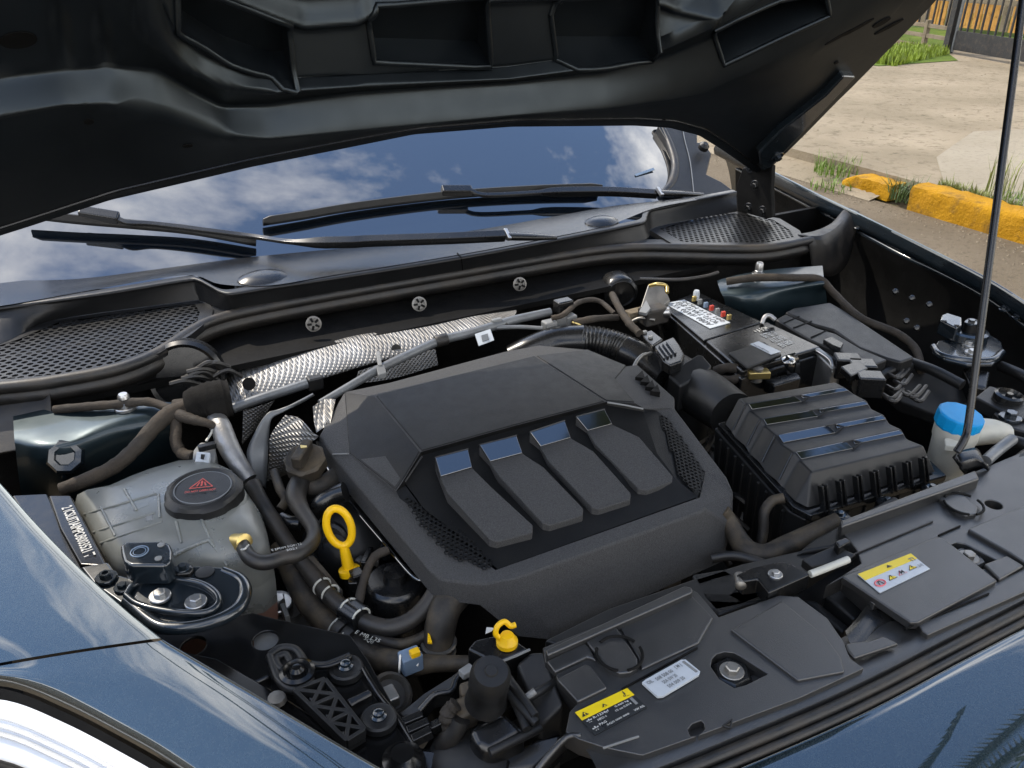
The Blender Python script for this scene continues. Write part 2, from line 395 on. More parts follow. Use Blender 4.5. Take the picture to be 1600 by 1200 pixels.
rp = n('ShaderNodeValToRGB'); rp.color_ramp.elements[0].position = .35; rp.color_ramp.elements[0].color = (.27, .27, .268, 1); rp.color_ramp.elements[1].position = .75; rp.color_ramp.elements[1].color = (.15, .14, .125, 1)
k(nz.outputs[0], rp.inputs[0]); k(rp.outputs[0], b.inputs['Base Color'])
# ================================================================== the place
def plane(name, x0, x1, y0, y1, z, m, kind='structure', n=1):
    vs = [(x0, y0, z), (x1, y0, z), (x1, y1, z), (x0, y1, z)]
    o = link(name, mesh(name, vs, [(0, 1, 2, 3)]), m, smooth=False); o['kind'] = kind; return o
plane('ground', -250, 250, -250, 250, -.012, 'soil')
plane('road', -12, 4.06, -60, 60, 0, 'asphalt')
pav = slab('pavement', [V((4.26, -60, .125)), V((12.2, -60, .125)), V((12.2, 60, .125)), V((4.26, 60, .125))], .2, 'concrete_old', bevel=0); pav['kind'] = 'structure'

# ================================================================== the car
CAR = thing('parked_car', 'dark blue car seen from the front with its bonnet propped open over the engine bay', 'car')

# ---- bonnet: underside pressing, outer skin
BA = math.radians(48)
BO = V((0, .03, 1.08)); BN = V((0, math.sin(BA), math.cos(BA))); BV = V((0, -math.cos(BA), math.sin(BA)))
def bq(px, py, h=0):
    p = PP(px, py, BO-BN*h, BN); return (p.x, (p-BO).dot(BV))
def fn(pts, h=0):
    q = sorted(bq(*p, h) for p in pts)
    def f(x):
        if x <= q[0][0]: a, b = q[0], q[1]
        elif x >= q[-1][0]: a, b = q[-2], q[-1]
        else:
            for i in range(len(q)-1):
                if q[i][0] <= x <= q[i+1][0]: a, b = q[i], q[i+1]; break
        return a[1]+(b[1]-a[1])*(x-a[0])/(b[0]-a[0])
    # rounded, tabulated
    raw = [f(-1.2+i*.002) for i in range(1201)]
    tab = [sum(raw[max(0, min(1200, i+d))] for d in range(-4, 5))/9 for i in range(1201)]
    def g(x):
        u = max(0, min(1199.999, (x+1.2)/.002)); i = int(u); return tab[i]+(tab[i+1]-tab[i])*(u-i)
    return g
rear = fn([(-120, 395), (0, 358), (135, 315), (370, 262), (640, 211), (800, 198), (1000, 194), (1060, 197), (1110, 209), (1150, 233), (1195, 262)])
L1 = fn([(-100, 215), (0, 188), (100, 172), (180, 172), (260, 190), (340, 216), (420, 222), (520, 213), (700, 196), (800, 186), (950, 174), (1050, 160), (1110, 148), (1200, 112), (1300, 68), (1400, 10)], .011)
L2 = fn([(-100, 140), (0, 126), (100, 118), (180, 115), (250, 122), (300, 150), (350, 174), (420, 172), (480, 164), (560, 154), (700, 144), (800, 138), (950, 122), (1050, 97), (1150, 58), (1250, 2)], -.018)
L3 = fn([(150, -90), (195, 0), (240, 75), (280, 115), (350, 147), (425, 154), (560, 145), (800, 132), (950, 113), (1050, 84), (1150, 42), (1230, -5)], -.008)
L4 = fn([(215, -90), (252, 0), (272, 60), (320, 100), (400, 126), (450, 132), (620, 126), (800, 113), (950, 94), (1050, 66), (1120, 36), (1190, -5)], -.024)
RIM = fn([(230, -80), (330, -2), (440, 40), (480, 53), (570, 47), (592, 30), (780, 16), (880, 12), (1040, 17), (1062, 24), (1120, 12), (1200, -30)], -.046)
POCK = [[bq(*q, -.036) for q in pl] for pl in (
    [(285, 0), (462, 60), (458, 121), (436, 121), (360, 99), (278, 52)],
    [(586, 52), (600, 36), (776, 22), (766, 102), (586, 100)],
    [(871, 45), (889, 20), (1042, 18), (1016, 90), (868, 93)],
    [(1112, 40), (1150, 22), (1285, -20), (1285, 4), (1120, 80)])]
FRONTHOLE = [[bq(*q) for q in pl] for pl in ([(440, -12), (560, 22), (700, -4), (720, -60), (430, -60)],)]
HOLE = bq(38, 98); RIBS = [(bq(104, 62), bq(110, 128)), (bq(170, 78), bq(176, 130)), (bq(1318, 50), bq(1298, 58)), (bq(1350, 26), bq(1328, 52)), (bq(1398, 22), bq(1374, 52))]
HOLE2 = bq(1375, 31)
def sst(a, b, x):
    t = max(0, min(1, (x-a)/(b-a))); return t*t*(3-2*t)
def segd(p, a, b):
    a, b, p = V((*a, 0)), V((*b, 0)), V((*p, 0)); d = b-a; t = max(0, min(1, (p-a).dot(d)/d.dot(d))); return (a+d*t-p).length
def keys(x):
    r = rear(x); ks = [(r, .002), (r+.010, .004), (L1(x)-.003, .011), (L1(x)+.002, .012), (L2(x)-.004, -.021), (L2(x), -.022), (L3(x)-.001, -.008), (L3(x)+.002, -.006), (L4(x), -.026), (L4(x)+.004, -.023)]
    out = [ks[0]]
    for v, h in ks[1:]: out.append((max(v, out[-1][0]+.0012), h))
    return out
def relief(x, v):
    """height of the underside pressing towards the engine bay"""
    ks = keys(x); h = -.023
    if v <= ks[0][0]: h = ks[0][1]
    else:
        for i in range(len(ks)-1):
            if v <= ks[i+1][0]:
                t = (v-ks[i][0])/max(1e-6, ks[i+1][0]-ks[i][0]); h = ks[i][1]+(ks[i+1][1]-ks[i][1])*(t*.7+.3*t*t*(3-2*t)); break
    if v > ks[-1][0]:
        r = RIM(x); h -= .030*max(0, min(1, (v-ks[-1][0])/max(.02, r-ks[-1][0])))
        h += .013*math.exp(-((v-r)/.007)**2)-.010*sst(r+.006, r+.022, v)
    for a, b in RIBS:
        d = segd((x, v), a, b)
        if d < .03: h -= .006*math.exp(-(d/.008)**2)
    return h
POCKB = [(pl, (min(q[0] for q in pl), max(q[0] for q in pl), min(q[1] for q in pl), max(q[1] for q in pl))) for pl in POCK]
RIBS = RIBS[:2]
EDGE = sorted([(bq(*q)[1], bq(*q)[0]) for q in ((1205, 258), (1250, 213), (1300, 160), (1342, 118), (1372, 86), (1400, 57), (1455, 0), (1500, -55))])
def xe(v):
    q = EDGE
    if v >= q[-1][0]: return q[-1][1]-(v-q[-1][0])*.16
    if v <= q[0][0]: return q[0][1]
    for i in range(len(q)-1):
        if q[i][0] <= v <= q[i+1][0]: return q[i][1]+(q[i+1][1]-q[i][1])*(v-q[i][0])/(q[i+1][0]-q[i][0])
NX, vis, far_ = 840, .52, .98
cols = []
SEG = (4, 12, 3, 16, 3, 7, 3, 8, 3)          # rows between the fold lines, so that the folds are clean edges
for i in range(NX+1):
    s = -1+2*i/NX; x0 = s*.76; xk = max(-.73, min(.73, x0)); kv = [min(q[0], vis-.03+.002*j) for j, q in enumerate(keys(xk))]
    col = []
    for a_, b_, m_ in zip(kv, kv[1:], SEG): col += [a_+(b_-a_)*j/m_ for j in range(m_)]
    col += [kv[-1]+(vis-kv[-1])*j/70 for j in range(71)]+[vis+(far_-vis)*j/10 for j in range(1, 11)]
    cols.append([(s*xe(v), v) for v in col])
nv = len(cols[0])
def bpt(x, v, h): 
    crown = .035*(1-(x/.75)**2)*sst(.15, .6, v)
    return BO+V((x, 0, 0))+BV*v-BN*h+BN*(crown)
vs, fs = [], []
for c in cols:
    for x, v in c: vs.append(bpt(x, v, relief(x, v) if v < .56 else -.062))
for i in range(NX):
    for j in range(nv-1): fs.append((i*nv+j, i*nv+j+1, (i+1)*nv+j+1, (i+1)*nv+j))
def in_pocket(x, v): return any(bb[0] < x < bb[1] and bb[2] < v < bb[3] and inside((x, v), pl) for pl, bb in POCKB)
fl2 = [q for c in cols for q in c]
fs = [f for f in fs if not in_pocket(sum(fl2[k][0] for k in f)/4, sum(fl2[k][1] for k in f)/4)]
BON = link('bonnet', mesh('bonnet', vs, fs), 'bonnet_inner', CAR, smooth=True, angle=120, label='open bonnet, black pressed underside with rear rails and dark pockets')
# pockets between the webs: real boxes let into the pressing
for pl in POCK:
    n = len(pl); dn = []
    for i in range(n):
        q0, q1 = V(pl[i]), V(pl[(i+1) % n])
        for k in range(6): dn.append(q0.lerp(q1, k/6))
    c = sum(dn, V((0, 0)))/len(dn); m = len(dn)
    top = [bpt(q.x, q.y, relief(q.x, q.y)) for q in dn]; bot = [bpt(*(c+(q-c)*.96), -.066) for q in dn]
    pk = poly('pocket', top+bot, [(i, (i+1) % m, m+(i+1) % m, m+i) for i in range(m)]+[tuple(range(m, 2*m))], 'bonnet_inner', BON, angle=30)
    tube('pocket_lip', [t-BN*.0008 for t in top]+[top[0]-BN*.0008], .0040, 'bonnet_inner', pk, seg=8, sub=1, cap=False)
# outer skin, painted, with a rolled hem round the edge
vs, fs = [], []; st = [0, 4, 10, 20, 40, 60, 90, 115, 129, 134, 139]; ii = list(range(0, NX+1, 12)); m2 = len(st)
for i in ii:
    for j in st:
        x, v = cols[i][j]; vs.append(bpt(x, v, -.012-.098*sst(0, .10, v-rear(max(-.73, min(.73, x))))*(1-abs(x/.78)**4)))
for a in range(len(ii)-1):
    for b in range(m2-1): fs.append((a*m2+b, (a+1)*m2+b, (a+1)*m2+b+1, a*m2+b+1))
link('outer_skin', mesh('outer_skin', vs, fs), 'paint', BON, smooth=True)
rim = [cols[0][j] for j in range(139, -1, -6)]+[cols[i][0] for i in range(0, NX+1, 8)]+[cols[-1][j] for j in range(0, 140, 6)]
hem = [bpt(x, v, -.006) for x, v in rim]
tube('hem', hem, .0055, 'bonnet_inner', BON, seg=8, sub=2)
for q, rx, ry, an in ((HOLE, .017, .0105, .1), (HOLE2, .015, .007, .7), (bq(1309, 54), .024, .004, .75), (bq(1339, 39), .026, .0045, .75), (bq(1386, 37), .024, .0045, .75), (bq(1304, 93), .0045, .0035, 0), (bq(137, 183), .005, .004, 0), (bq(291, 221), .006, .003, 0), (bq(1035, 184), .004, .003, 0)):
    vs = []
    for t in range(20):
        c0, s0 = rx*math.cos(t*.31416), ry*math.sin(t*.31416); x, v = q[0]+c0*math.cos(an)-s0*math.sin(an), q[1]+c0*math.sin(an)+s0*math.cos(an); vs.append(bpt(x, v, relief(x, v)+.0016))
    poly('drain_hole', vs+[a+BN*.002 for a in vs], [tuple(range(20))]+[(t, (t+1) % 20, 20+(t+1) % 20, 20+t) for t in range(20)], 'dark', BON, smooth=False)
tube('hem_seam', [bpt(x*.985, v+.022, relief(x*.985, v+.022)+.0005) for x, v in [cols[i][0] for i in range(10, NX-9, 8)]], .0018, 'plastic_smooth', BON, seg=6, sub=2)

# ---- hinge of the bonnet (right of the view)
HB = bpy.data.objects.new('bonnet_hinge', None); COL.objects.link(HB); HB.parent = CAR; HB['label'] = 'black pressed steel hinge arm at the rear corner of the bonnet'
def on_bonnet(px, py, h):
    p = PP(px, py, BO-BN*h, BN); return p
arm = [on_bonnet(*q) for q in ((1338, 121, .02), (1322, 138, .02), (1232, 232, .02), (1205, 262, .02), (1190, 268, .02), (1186, 240, .02), (1220, 205, .02), (1290, 150, .02), (1318, 120, .02))]
slab('hinge_arm', arm, BN*.018, 'bracket', HB, bevel=.004)
slab('hinge_plate', [PX(*q, .70) for q in ((1160, 262), (1206, 258), (1204, 300), (1206, 340), (1196, 342), (1152, 330), (1150, 290))], V((.012, 0, 0)), 'dark', HB, bevel=.003)  # plate made near-black to stand in for shade falling on it
for q in ((1172, 262), (1170, 325), (1192, 330), (1180, 290)):
    bolt(PX(*q, .70), (-1, -.2, 0), .006, 'plastic_smooth', HB)
for q in ((1215, 245),): bolt(on_bonnet(*q, .02), -BN, .007, 'bracket', HB)

# ---- windscreen
GO = V((0, .20, .995)); GS = math.radians(29); GN = V((0, -math.sin(GS), math.cos(GS)))
def PG(px, py, h=0): return PP(px, py, GO+GN*h, GN)
vs, fs = [], []; nx, ny = 48, 30
for i in range(nx+1):
    x = -.74+1.48*i/nx
    for j in range(ny+1):
        s = j/ny; xx = x*(1-.12*s); b0 = .018*(x/.7)**2
        d = -.14+s*1.36
        vs.append(V((xx, .20+b0+d*math.cos(GS), .995+d*math.sin(GS)-.016*(x/.74)**2*s-.003*(x/.7)**4)))
for i in range(nx):
    for j in range(ny): fs.append((i*(ny+1)+j, (i+1)*(ny+1)+j, (i+1)*(ny+1)+j+1, i*(ny+1)+j+1))
WS = link('windscreen', mesh('windscreen', vs, fs), 'glass', CAR, label='dark windscreen mirroring blue sky and white clouds')
RF = surf('roof', [[V((x*1.02, 1.30+.02*(x/.6)**2-.015, 1.582-.03*(x/.65)**4)) for x in (-.68, -.4, 0, .4, .68)], [V((x, 1.6, 1.63-.04*(x/.65)**4)) for x in (-.68, -.4, 0, .4, .68)], [V((x, 2.6, 1.60-.05*(x/.65)**4)) for x in (-.66, -.4, 0, .4, .66)]], 'paint', CAR, nu=5, nv=5, label='blue roof behind the windscreen')
for s in (-1, 1): tube('pillar', [V((s*.74, .30, 1.0)), V((s*.70, .85, 1.30)), V((s*.655, 1.28, 1.565))], .03, 'paint', RF, seg=10)
slab('sticker', [PG(992, 272, -.0055), PG(1021, 262, -.0055), PG(1023, 265, -.0055), PG(994, 275, -.0055)], .001, 'clip_blue', WS, bevel=0)
# ---- scuttle panel between windscreen and engine bay
G_ = [(-60, 436, 1.003), (60, 438, 1.003), (140, 434, 1.003), (250, 420, 1.003), (370, 404, 1.003), (480, 393, 1.003), (570, 384, 1.003), (740, 360, 1.003), (850, 341, 1.003), (950, 323, 1.003), (1010, 316, 1.003), (1080, 309, 1.003)]
B_ = [(-60, 486, 1.003), (20, 475, 1.003), (150, 452, 1.003), (290, 430, 1.003), (345, 444, 1.0), (420, 446, 1.0), (520, 430, 1.0), (722, 397, 1.0), (850, 373, 1.0), (950, 352, 1.0), (1020, 326, 1.003), (1090, 312, 1.003)]
mid = [tuple((a+b)/2-(0, 0, -.001)[i] for i, (a, b) in enumerate(zip(g, q))) for g, q in zip(G_, B_)]
COWL = surf('scuttle_panel', [G_, mid, B_], 'cowl_top', CAR, nu=5, nv=5, label='black plastic scuttle panel between windscreen and engine bay')
lipF = [(-60, 492, .998), (12, 482, .998), (150, 463, .998), (285, 441, .998), (308, 440, .998), (328, 450, .996), (345, 459, .995), (365, 461, .995), (420, 452, .995), (500, 440, .995), (720, 405, .995), (900, 371, .995), (985, 354, .995), (1008, 348, .995), (1012, 338, .997), (1018, 330, .998), (1040, 325, .998), (1090, 314, .998), (1152, 302, .998)]
wallB = [(-60, 560, .967), (18, 530, .967), (85, 500, .967), (290, 471, .967), (312, 470, .967), (330, 477, .967), (348, 484, .965), (372, 485, .965), (424, 477, .965), (502, 463, .965), (722, 425, .965), (902, 393, .965), (990, 378, .965), (1013, 371, .967), (1015, 361, .967), (1021, 356, .967), (1044, 350, .967), (1096, 340, .967), (1152, 331, .967)]
lipB = [V(P(*q))+V((0, .016, .004)) for q in lipF]
surf('lip', [lipB, [V(P(*q))+V((0, .003, .0035)) for q in lipF], [V(P(*q)) for q in lipF], [V(P(*q))+V((0, .002, -.004)) for q in lipF], [V(P(*q)) for q in wallB]], 'cowl', COWL, nu=4, nv=3, angle=80)
# seam in the middle of the lip
bar('seam', V(P(*lipF[10]))+V((.001, .016, .0062)), V(P(*lipF[10]))+V((.001, -.0012, .003)), .0018, .0015, 'dark', COWL, bevel=0)
bar('seam', V(P(*lipF[10]))+V((.001, -.0015, .001)), V(P(*wallB[10]))+V((.001, -.0015, .003)), .0018, .0015, 'dark', COWL, bevel=0)
# ledge with the perforated air intakes
sealp = [(-60, 612, .962), (40, 602, .962), (85, 596, .962), (180, 578, .962), (245, 553, .962), (292, 522, .962), (330, 502, .962), (385, 487, .962), (500, 465, .962), (720, 427, .962), (900, 396, .962), (980, 387, .962), (1060, 387, .962), (1140, 389, .962), (1205, 387, .962), (1272, 374, .962)]
gl = [(-60, 556, .966), (18, 531, .966), (86, 502, .966), (292, 473, .966), (314, 473, .966), (322, 486, .966), (318, 500, .966), (285, 524, .966), (240, 549, .966), (175, 572, .966), (85, 590, .966), (-60, 604, .966)]
gr = [(1022, 358, .966), (1100, 336, .966), (1118, 331, .966), (1165, 335, .966), (1212, 343, .966), (1240, 360, .966), (1247, 372, .966), (1205, 381, .966), (1060, 381, .966)]
for g, lab in ((gl, 'perforated air intake in the scuttle, left of the view'), (gr, 'perforated air intake in the scuttle, right of the view')):
    pts = [P(*q) for q in g]; c = sum(pts, V())/len(pts)
    gi = [c+(p-c)*.97 for p in pts]
    G = honeycomb('air_intake_grille', gi, .0128, .0046, .004, 'cowl', COWL, stretch=.86, margin=.005, label=lab)
    # frame round the holes
    inn = [c+(p-c)*.93 for p in pts]; outp = [p+(p-c).normalized()*.012 for p in pts]; n = len(pts)
    poly('frame', [p+V((0, 0, .0006)) for p in inn]+[p+V((0, 0, .0006)) for p in outp]+[p-V((0, 0, .01)) for p in outp], [(i, (i+1) % n, n+(i+1) % n, n+i) for i in range(n)]+[(n+i, n+(i+1) % n, 2*n+(i+1) % n, 2*n+i) for i in range(n)], 'cowl', G)
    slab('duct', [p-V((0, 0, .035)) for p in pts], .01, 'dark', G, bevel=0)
spl = spline([P(*q) for q in sealp], 5)
surf('ledge', [[p+V((0, .05, .0018)) for p in spl[30:61]], [p+V((0, .0, .001)) for p in spl[30:61]]], 'cowl', COWL, nu=1, nv=2)
SEAL = tube('bonnet_seal', sealp, .0085, 'rubber', CAR, seg=12, sub=6, label='black rubber bonnet seal along the front of the scuttle')
surf('seal_skirt', [[p+V((0, .002, -.004)) for p in spl], [p+V((0, -.006, -.016)) for p in spl], [p+V((0, -.002, -.026)) for p in spl], [p+V((0, .012, -.036)) for p in spl]], 'rubber', SEAL, nu=1, nv=3)
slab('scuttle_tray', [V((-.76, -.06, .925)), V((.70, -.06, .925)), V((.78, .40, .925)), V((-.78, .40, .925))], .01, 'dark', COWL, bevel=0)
# spindle caps
for c, rx in (((412, 437, 1.0), .034), ((942, 349, 1.0), .031)):
    lathe('spindle_cap', V(P(*c))+V((0, .006, -.010)), (0, -.12, 1), [(rx*1.35, 0), (rx*1.3, .006), (rx*1.2, .009), (rx*1.15, .013), (rx*.85, .0175), (rx*.4, .0195), (.001, .020)], 'plastic_smooth', COWL, sy=.66, label=None)
# side cheeks of the scuttle
CH = slab('pillar_trim', [PG(*q, .003) for q in ((1028, 196), (1046, 226), (1057, 255), (1052, 282), (1034, 300), (1075, 312), (1120, 306), (1152, 302), (1128, 284), (1104, 272), (1112, 240), (1100, 222), (1090, 222), (1090, 192))], GN*-.02, 'cowl', CAR, bevel=.003, label='dark grey trim at the foot of the windscreen pillar')
tube('joint', [PG(*q, .0042) for q in ((1066, 196), (1070, 218), (1078, 250), (1082, 280), (1084, 300))], .0012, 'ink_grey', CH, seg=6)
tube('glass_seal', [PG(*q, -.003) for q in ((1030, 192), (1046, 225), (1055, 258), (1050, 285), (1034, 304))], [.008, .009, .010, .010, .007], 'rubber', CH, seg=8)
lathe('wash_nozzle', PG(1098, 232, .014), (0, -.5, .8), [(.012, 0), (.012, .010), (.006, .016)], 'plastic', CH, seg=16)
tube('side_mirror_glint', [PG(*q, .03) for q in ((1106, 210), (1118, 216), (1130, 228))], [.003, .006, .003], 'white_plastic', CH, seg=8)

# ---- wipers
def wiper(name, label, blade, conn, arm, hinge, lab2=None):
    W_ = bpy.data.objects.new(name, None); COL.objects.link(W_); W_.parent = CAR; W_['label'] = label
    b = [PG(x, y, .012) for x, y in blade]
    sp = spline(b, 6)
    # spoiler blade: triangular section
    vs, fs = [], []
    for i, p in enumerate(sp):
        t = (sp[min(i+1, len(sp)-1)]-sp[max(i-1, 0)]).normalized(); s = GN.cross(t).normalized()
        if s.y > 0: s = -s
        e = min(1, min(i, len(sp)-1-i)/2+.55)
        for a, h in ((-.006, .004), (-.001, .011), (.002, .012), (.009, .003), (.009, -.001), (-.006, -.001)): vs.append(p+s*a*e+GN*h*e)
    for i in range(len(sp)-1):
        for k in range(6): fs.append((i*6+k, i*6+(k+1) % 6, i*6+6+(k+1) % 6, i*6+6+k))
    fs += [tuple(range(6)), tuple(range((len(sp)-1)*6, len(sp)*6))]
    B = poly('blade', vs, fs, 'plastic', W_, bevel=.0006)
    vs, fs = [], []
    for i, p in enumerate(sp):
        t = (sp[min(i+1, len(sp)-1)]-sp[max(i-1, 0)]).normalized(); s = GN.cross(t).normalized()
        for a, h in ((-.0035, 0), (.0035, 0), (.0015, -.010), (-.0015, -.010)): vs.append(p+s*a+GN*h)
    for i in range(len(sp)-1):
        for k in range(4): fs.append((i*4+k, i*4+(k+1) % 4, i*4+4+(k+1) % 4, i*4+4+k))
    fs += [(0, 1, 2, 3), tuple(range((len(sp)-1)*4, len(sp)*4))]
    poly('rubber_lip', vs, fs, 'dark', B)
    c0, c1 = PG(*conn[0], .023), PG(*conn[1], .023)
    bar('connector', c0, c1, .019, .016, 'plastic_smooth', W_, bevel=.003, up=GN)
    a = [P(x, y, h) if h > .5 else PG(x, y, h-.012) for x, y, h in arm]
    half = len(arm)//2
    sp = spline(a, 5); vs, fs = [], []
    for i, p in enumerate(sp):
        t = (sp[min(i+1, len(sp)-1)]-sp[max(i-1, 0)]).normalized(); s = GN.cross(t).normalized(); q = i/(len(sp)-1)
        wd = .0055+.0045*sst(.55, .62, q); ht = .003+.004*sst(.55, .62, q)
        for x, h in ((-wd, 0), (-wd*.7, ht), (wd*.7, ht), (wd, 0), (wd, -ht*.8), (-wd, -ht*.8)): vs.append(p+s*x+GN*h)
    for i in range(len(sp)-1):
        for k in range(6): fs.append((i*6+k, i*6+(k+1) % 6, i*6+6+(k+1) % 6, i*6+6+k))
    fs += [tuple(range(6)), tuple(range((len(sp)-1)*6, len(sp)*6))]
    poly('arm', vs, fs, 'plastic_smooth', W_, bevel=.0008)
    h0, h1 = [P(x, y, h) if h > .5 else PG(x, y, h) for x, y, h in hinge]
    tube('pivot', [h0, h0.lerp(h1, .5), h1], [.0115, .0105, .006], 'plastic_smooth', W_, seg=14, flat=.65)
    bar('pin', h0-(h1-h0).normalized()*.004+GN*.004, h0+(h1-h0).normalized()*.003+GN*.004, .024, .008, 'steel', W_, bevel=.001, up=GN)
    return W_
wiper('windscreen_wiper', 'wiper whose blade lies at the left, its arm pivoting at mid scuttle', [(40, 334), (120, 343), (200, 350), (300, 360), (400, 378)], [(124, 331), (186, 341)],
      [(180, 340, .036), (200, 348, .036), (240, 350, .034), (330, 361, .036), (400, 370, .042), (460, 378, 1.034), (540, 378, 1.032), (580, 376, 1.031), (700, 372, 1.029), (788, 368, 1.026)], [(792, 369, 1.024), (868, 371, 1.006)])
wiper('windscreen_wiper', 'wiper whose blade lies across the middle, its arm pivoting at right', [(411, 346), (470, 337), (560, 322), (700, 305), (830, 296), (940, 292)], [(690, 298), (737, 298)],
      [(735, 297, .040), (752, 304, .038), (785, 304, .038), (860, 300, .038), (950, 299, .038), (1025, 303, .038)], [(1030, 302, .034), (1098, 304, .016)])

# ---- front wings
def off(p, x=0, y=0, z=0): return p+V((x, y, z))
crest = [P(*q) for q in ((1120, 222, 1.02), (1203, 265, 1.005), (1272, 300, .995), (1343, 334, .985), (1440, 382, .975), (1540, 433, .965), (1600, 470, .955), (1680, 525, .94), (1790, 610, .915))]
fl = [P(*q) for q in ((1150, 262, .975), (1228, 302, .962), (1270, 324, .958), (1330, 354, .952), (1400, 392, .945), (1468, 424, .938), (1536, 460, .930), (1600, 506, .918), (1690, 580, .90))]
rows = [[off(p, .075, 0, -.40) for p in crest], [off(p, .085, 0, -.20) for p in crest], [off(p, .062, 0, -.10) for p in crest], [off(p, .028, 0, -.034) for p in crest], [off(p, .005, 0, -.004) for p in crest], crest, [off(p, -.002, 0, -.004) for p in crest]]
WR = surf('wing', rows, 'paint', CAR, nu=4, nv=4, label='dark blue front wing on the road side, right of the view')
rows = [[off(p, -.002, 0, -.004) for p in crest], [off(p, -.004, 0, -.030) for p in crest], [off(f, .012, 0, .001) for f in fl], fl, [off(f, -.001, 0, -.006) for f in fl]]
surf('wing_flange', rows, 'bracket', WR, nu=4, nv=2, angle=80)
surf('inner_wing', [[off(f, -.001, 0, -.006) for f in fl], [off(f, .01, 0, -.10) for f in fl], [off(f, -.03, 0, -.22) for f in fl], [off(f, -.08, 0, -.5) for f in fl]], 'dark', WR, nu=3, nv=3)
for q in ((1341, 357, .954), (1371, 368, .950), (1570, 485, .925), (1590, 497, .921), (1225, 298, .965)): bolt(off(P(*q), 0, 0, .002), (0, 0, 1), .0055, 'bracket', WR)
slab('slot', [off(P(*q), 0, 0, .003) for q in ((1252, 314, .96), (1258, 312, .96), (1298, 334, .957), (1296, 339, .957))], .002, 'bracket', WR, bevel=.0008)
slab('slot', [off(P(*q), 0, 0, .003) for q in ((1405, 390, .945), (1412, 390, .945), (1448, 409, .941), (1440, 410, .941))], .002, 'bracket', WR, bevel=.0008)
# black end piece of the scuttle on the wing
EP = surf('scuttle_end', [[(1247, 366, .968), (1275, 360, .968), (1300, 348, .968), (1322, 325, .985), (1342, 330, .985)], [(1262, 374, .966), (1288, 374, .964), (1308, 362, .964), (1330, 338, .975), (1344, 336, .98)], [(1270, 425, .90), (1300, 432, .88), (1325, 410, .89), (1338, 360, .95), (1346, 345, .965)]], 'rubber', CAR, nu=4, nv=4, solid=.004, label='black rubber end piece of the scuttle by the right wing')
# near wing (left of the view): a gently crowned surface falling outwards and forwards
WO = P(252, 998, .925); WN = V((-.30, -.34, .89)).normalized()
def wp(px, py, t, crown=.40): return PP(px, py, WO, WN)-WN*(crown*(t*.22)**2)
ipx = [(-140, 610), (-60, 690), (0, 755), (60, 822), (130, 893), (200, 956), (251, 997)]; k = len(ipx)
inn = [wp(*q, 0) for q in ipx]
rws = [[off(p, .002, .002, -.02) for p in inn], [off(p, .001, .0, -.003) for p in inn]]
for t in (.015, .12, .3, .5, .75, 1.0):
    rws.append([wp(x-361*t*(1+.35*(1-i/(k-1))), y+46*t*(1+.35*(1-i/(k-1))), t) for i, (x, y) in enumerate(ipx)])
seam = [r[-1] for r in rws[2:]]
rws.append([p+V((-.02, 0, -.12)) for p in rws[-1]])
WL = surf('wing', rws, 'paint', CAR, nu=5, nv=5, angle=80, label='dusty blue front wing nearest the camera, left of the view')
jpx = [(256, 1001), (330, 1045), (420, 1098), (500, 1146), (580, 1193), (700, 1262)]
hpx = [(-105, 1047), (0, 1054), (90, 1088), (180, 1134), (260, 1180), (380, 1262)]
inn2 = [wp(*q, 0) for q in jpx]
rows = []
for t in (0, .03, .15, .35, .55, .78, 1.0):
    rows.append([wp(a[0]+(c[0]-a[0])*t, a[1]+(c[1]-a[1])*t, t*(1 if i == 0 else .75)) for i, (a, c) in enumerate(zip(jpx, hpx))])
hl = rows[-1]
rows = [[off(p, .002, .002, -.02) for p in rows[0]]]+rows+[[off(p, 0, .0, -.012) for p in rows[-1]]]
NOSE = surf('headlamp_panel', rows, 'paint', CAR, nu=5, nv=4, angle=80, label='blue panel above the headlamp reflecting clouds')
surf('panel_gap', [[off(p, 0, .004, -.012) for p in seam], [off(p, 0, -.012, -.014) for p in seam]], 'dark', NOSE, nu=4, nv=2)
# headlamp
h2 = [off(p, -.004, -.006, -.014) for p in hl]
HL = bpy.data.objects.new('headlamp', None); COL.objects.link(HL); HL.parent = CAR; HL['label'] = 'bright clear headlamp at the lower left corner'
surf('surround', [[off(p, 0, .004, .004) for p in h2], [off(p, 0, -.006, -.004) for p in h2]], 'dark', HL, nu=5, nv=2)
surf('lens', [[off(p, 0, -.005, -.002) for p in h2], [off(p, -.008, -.02, -.012) for p in h2], [off(p, -.02, -.07, -.050) for p in h2], [off(p, -.03, -.13, -.12) for p in h2], [off(p, -.03, -.16, -.22) for p in h2]], 'lens_white', HL, nu=6, nv=5, angle=80)
sp_ = spline([off(p, -.006, -.0165, -.0085) for p in h2], 28); bm = bmesh.new()
for r_ in range(3):
    for i, p in enumerate(sp_):
        q = p+V((-.002, -.006, -.0035))*r_+(sp_[min(i+1, len(sp_)-1)]-p)*(.5*(r_ % 2))
        mtx = Matrix.Translation(q); bmesh.ops.create_icosphere(bm, subdivisions=1, radius=.0026, matrix=mtx)
me = bpy.data.meshes.new('prisms'); bm.to_mesh(me); bm.free(); o = link('prisms', me, 'lens_white', HL)
o['kind'] = 'stuff'
h3 = [off(p, -.028, -.115, -.085) for p in h2]
tube('light_bar', h3, .012, 'lens_white', HL, seg=10, sub=4)
tube('shadow_gap', [off(p, -.016, -.05, -.030) for p in h2], .006, 'dark', HL, seg=8, sub=4)

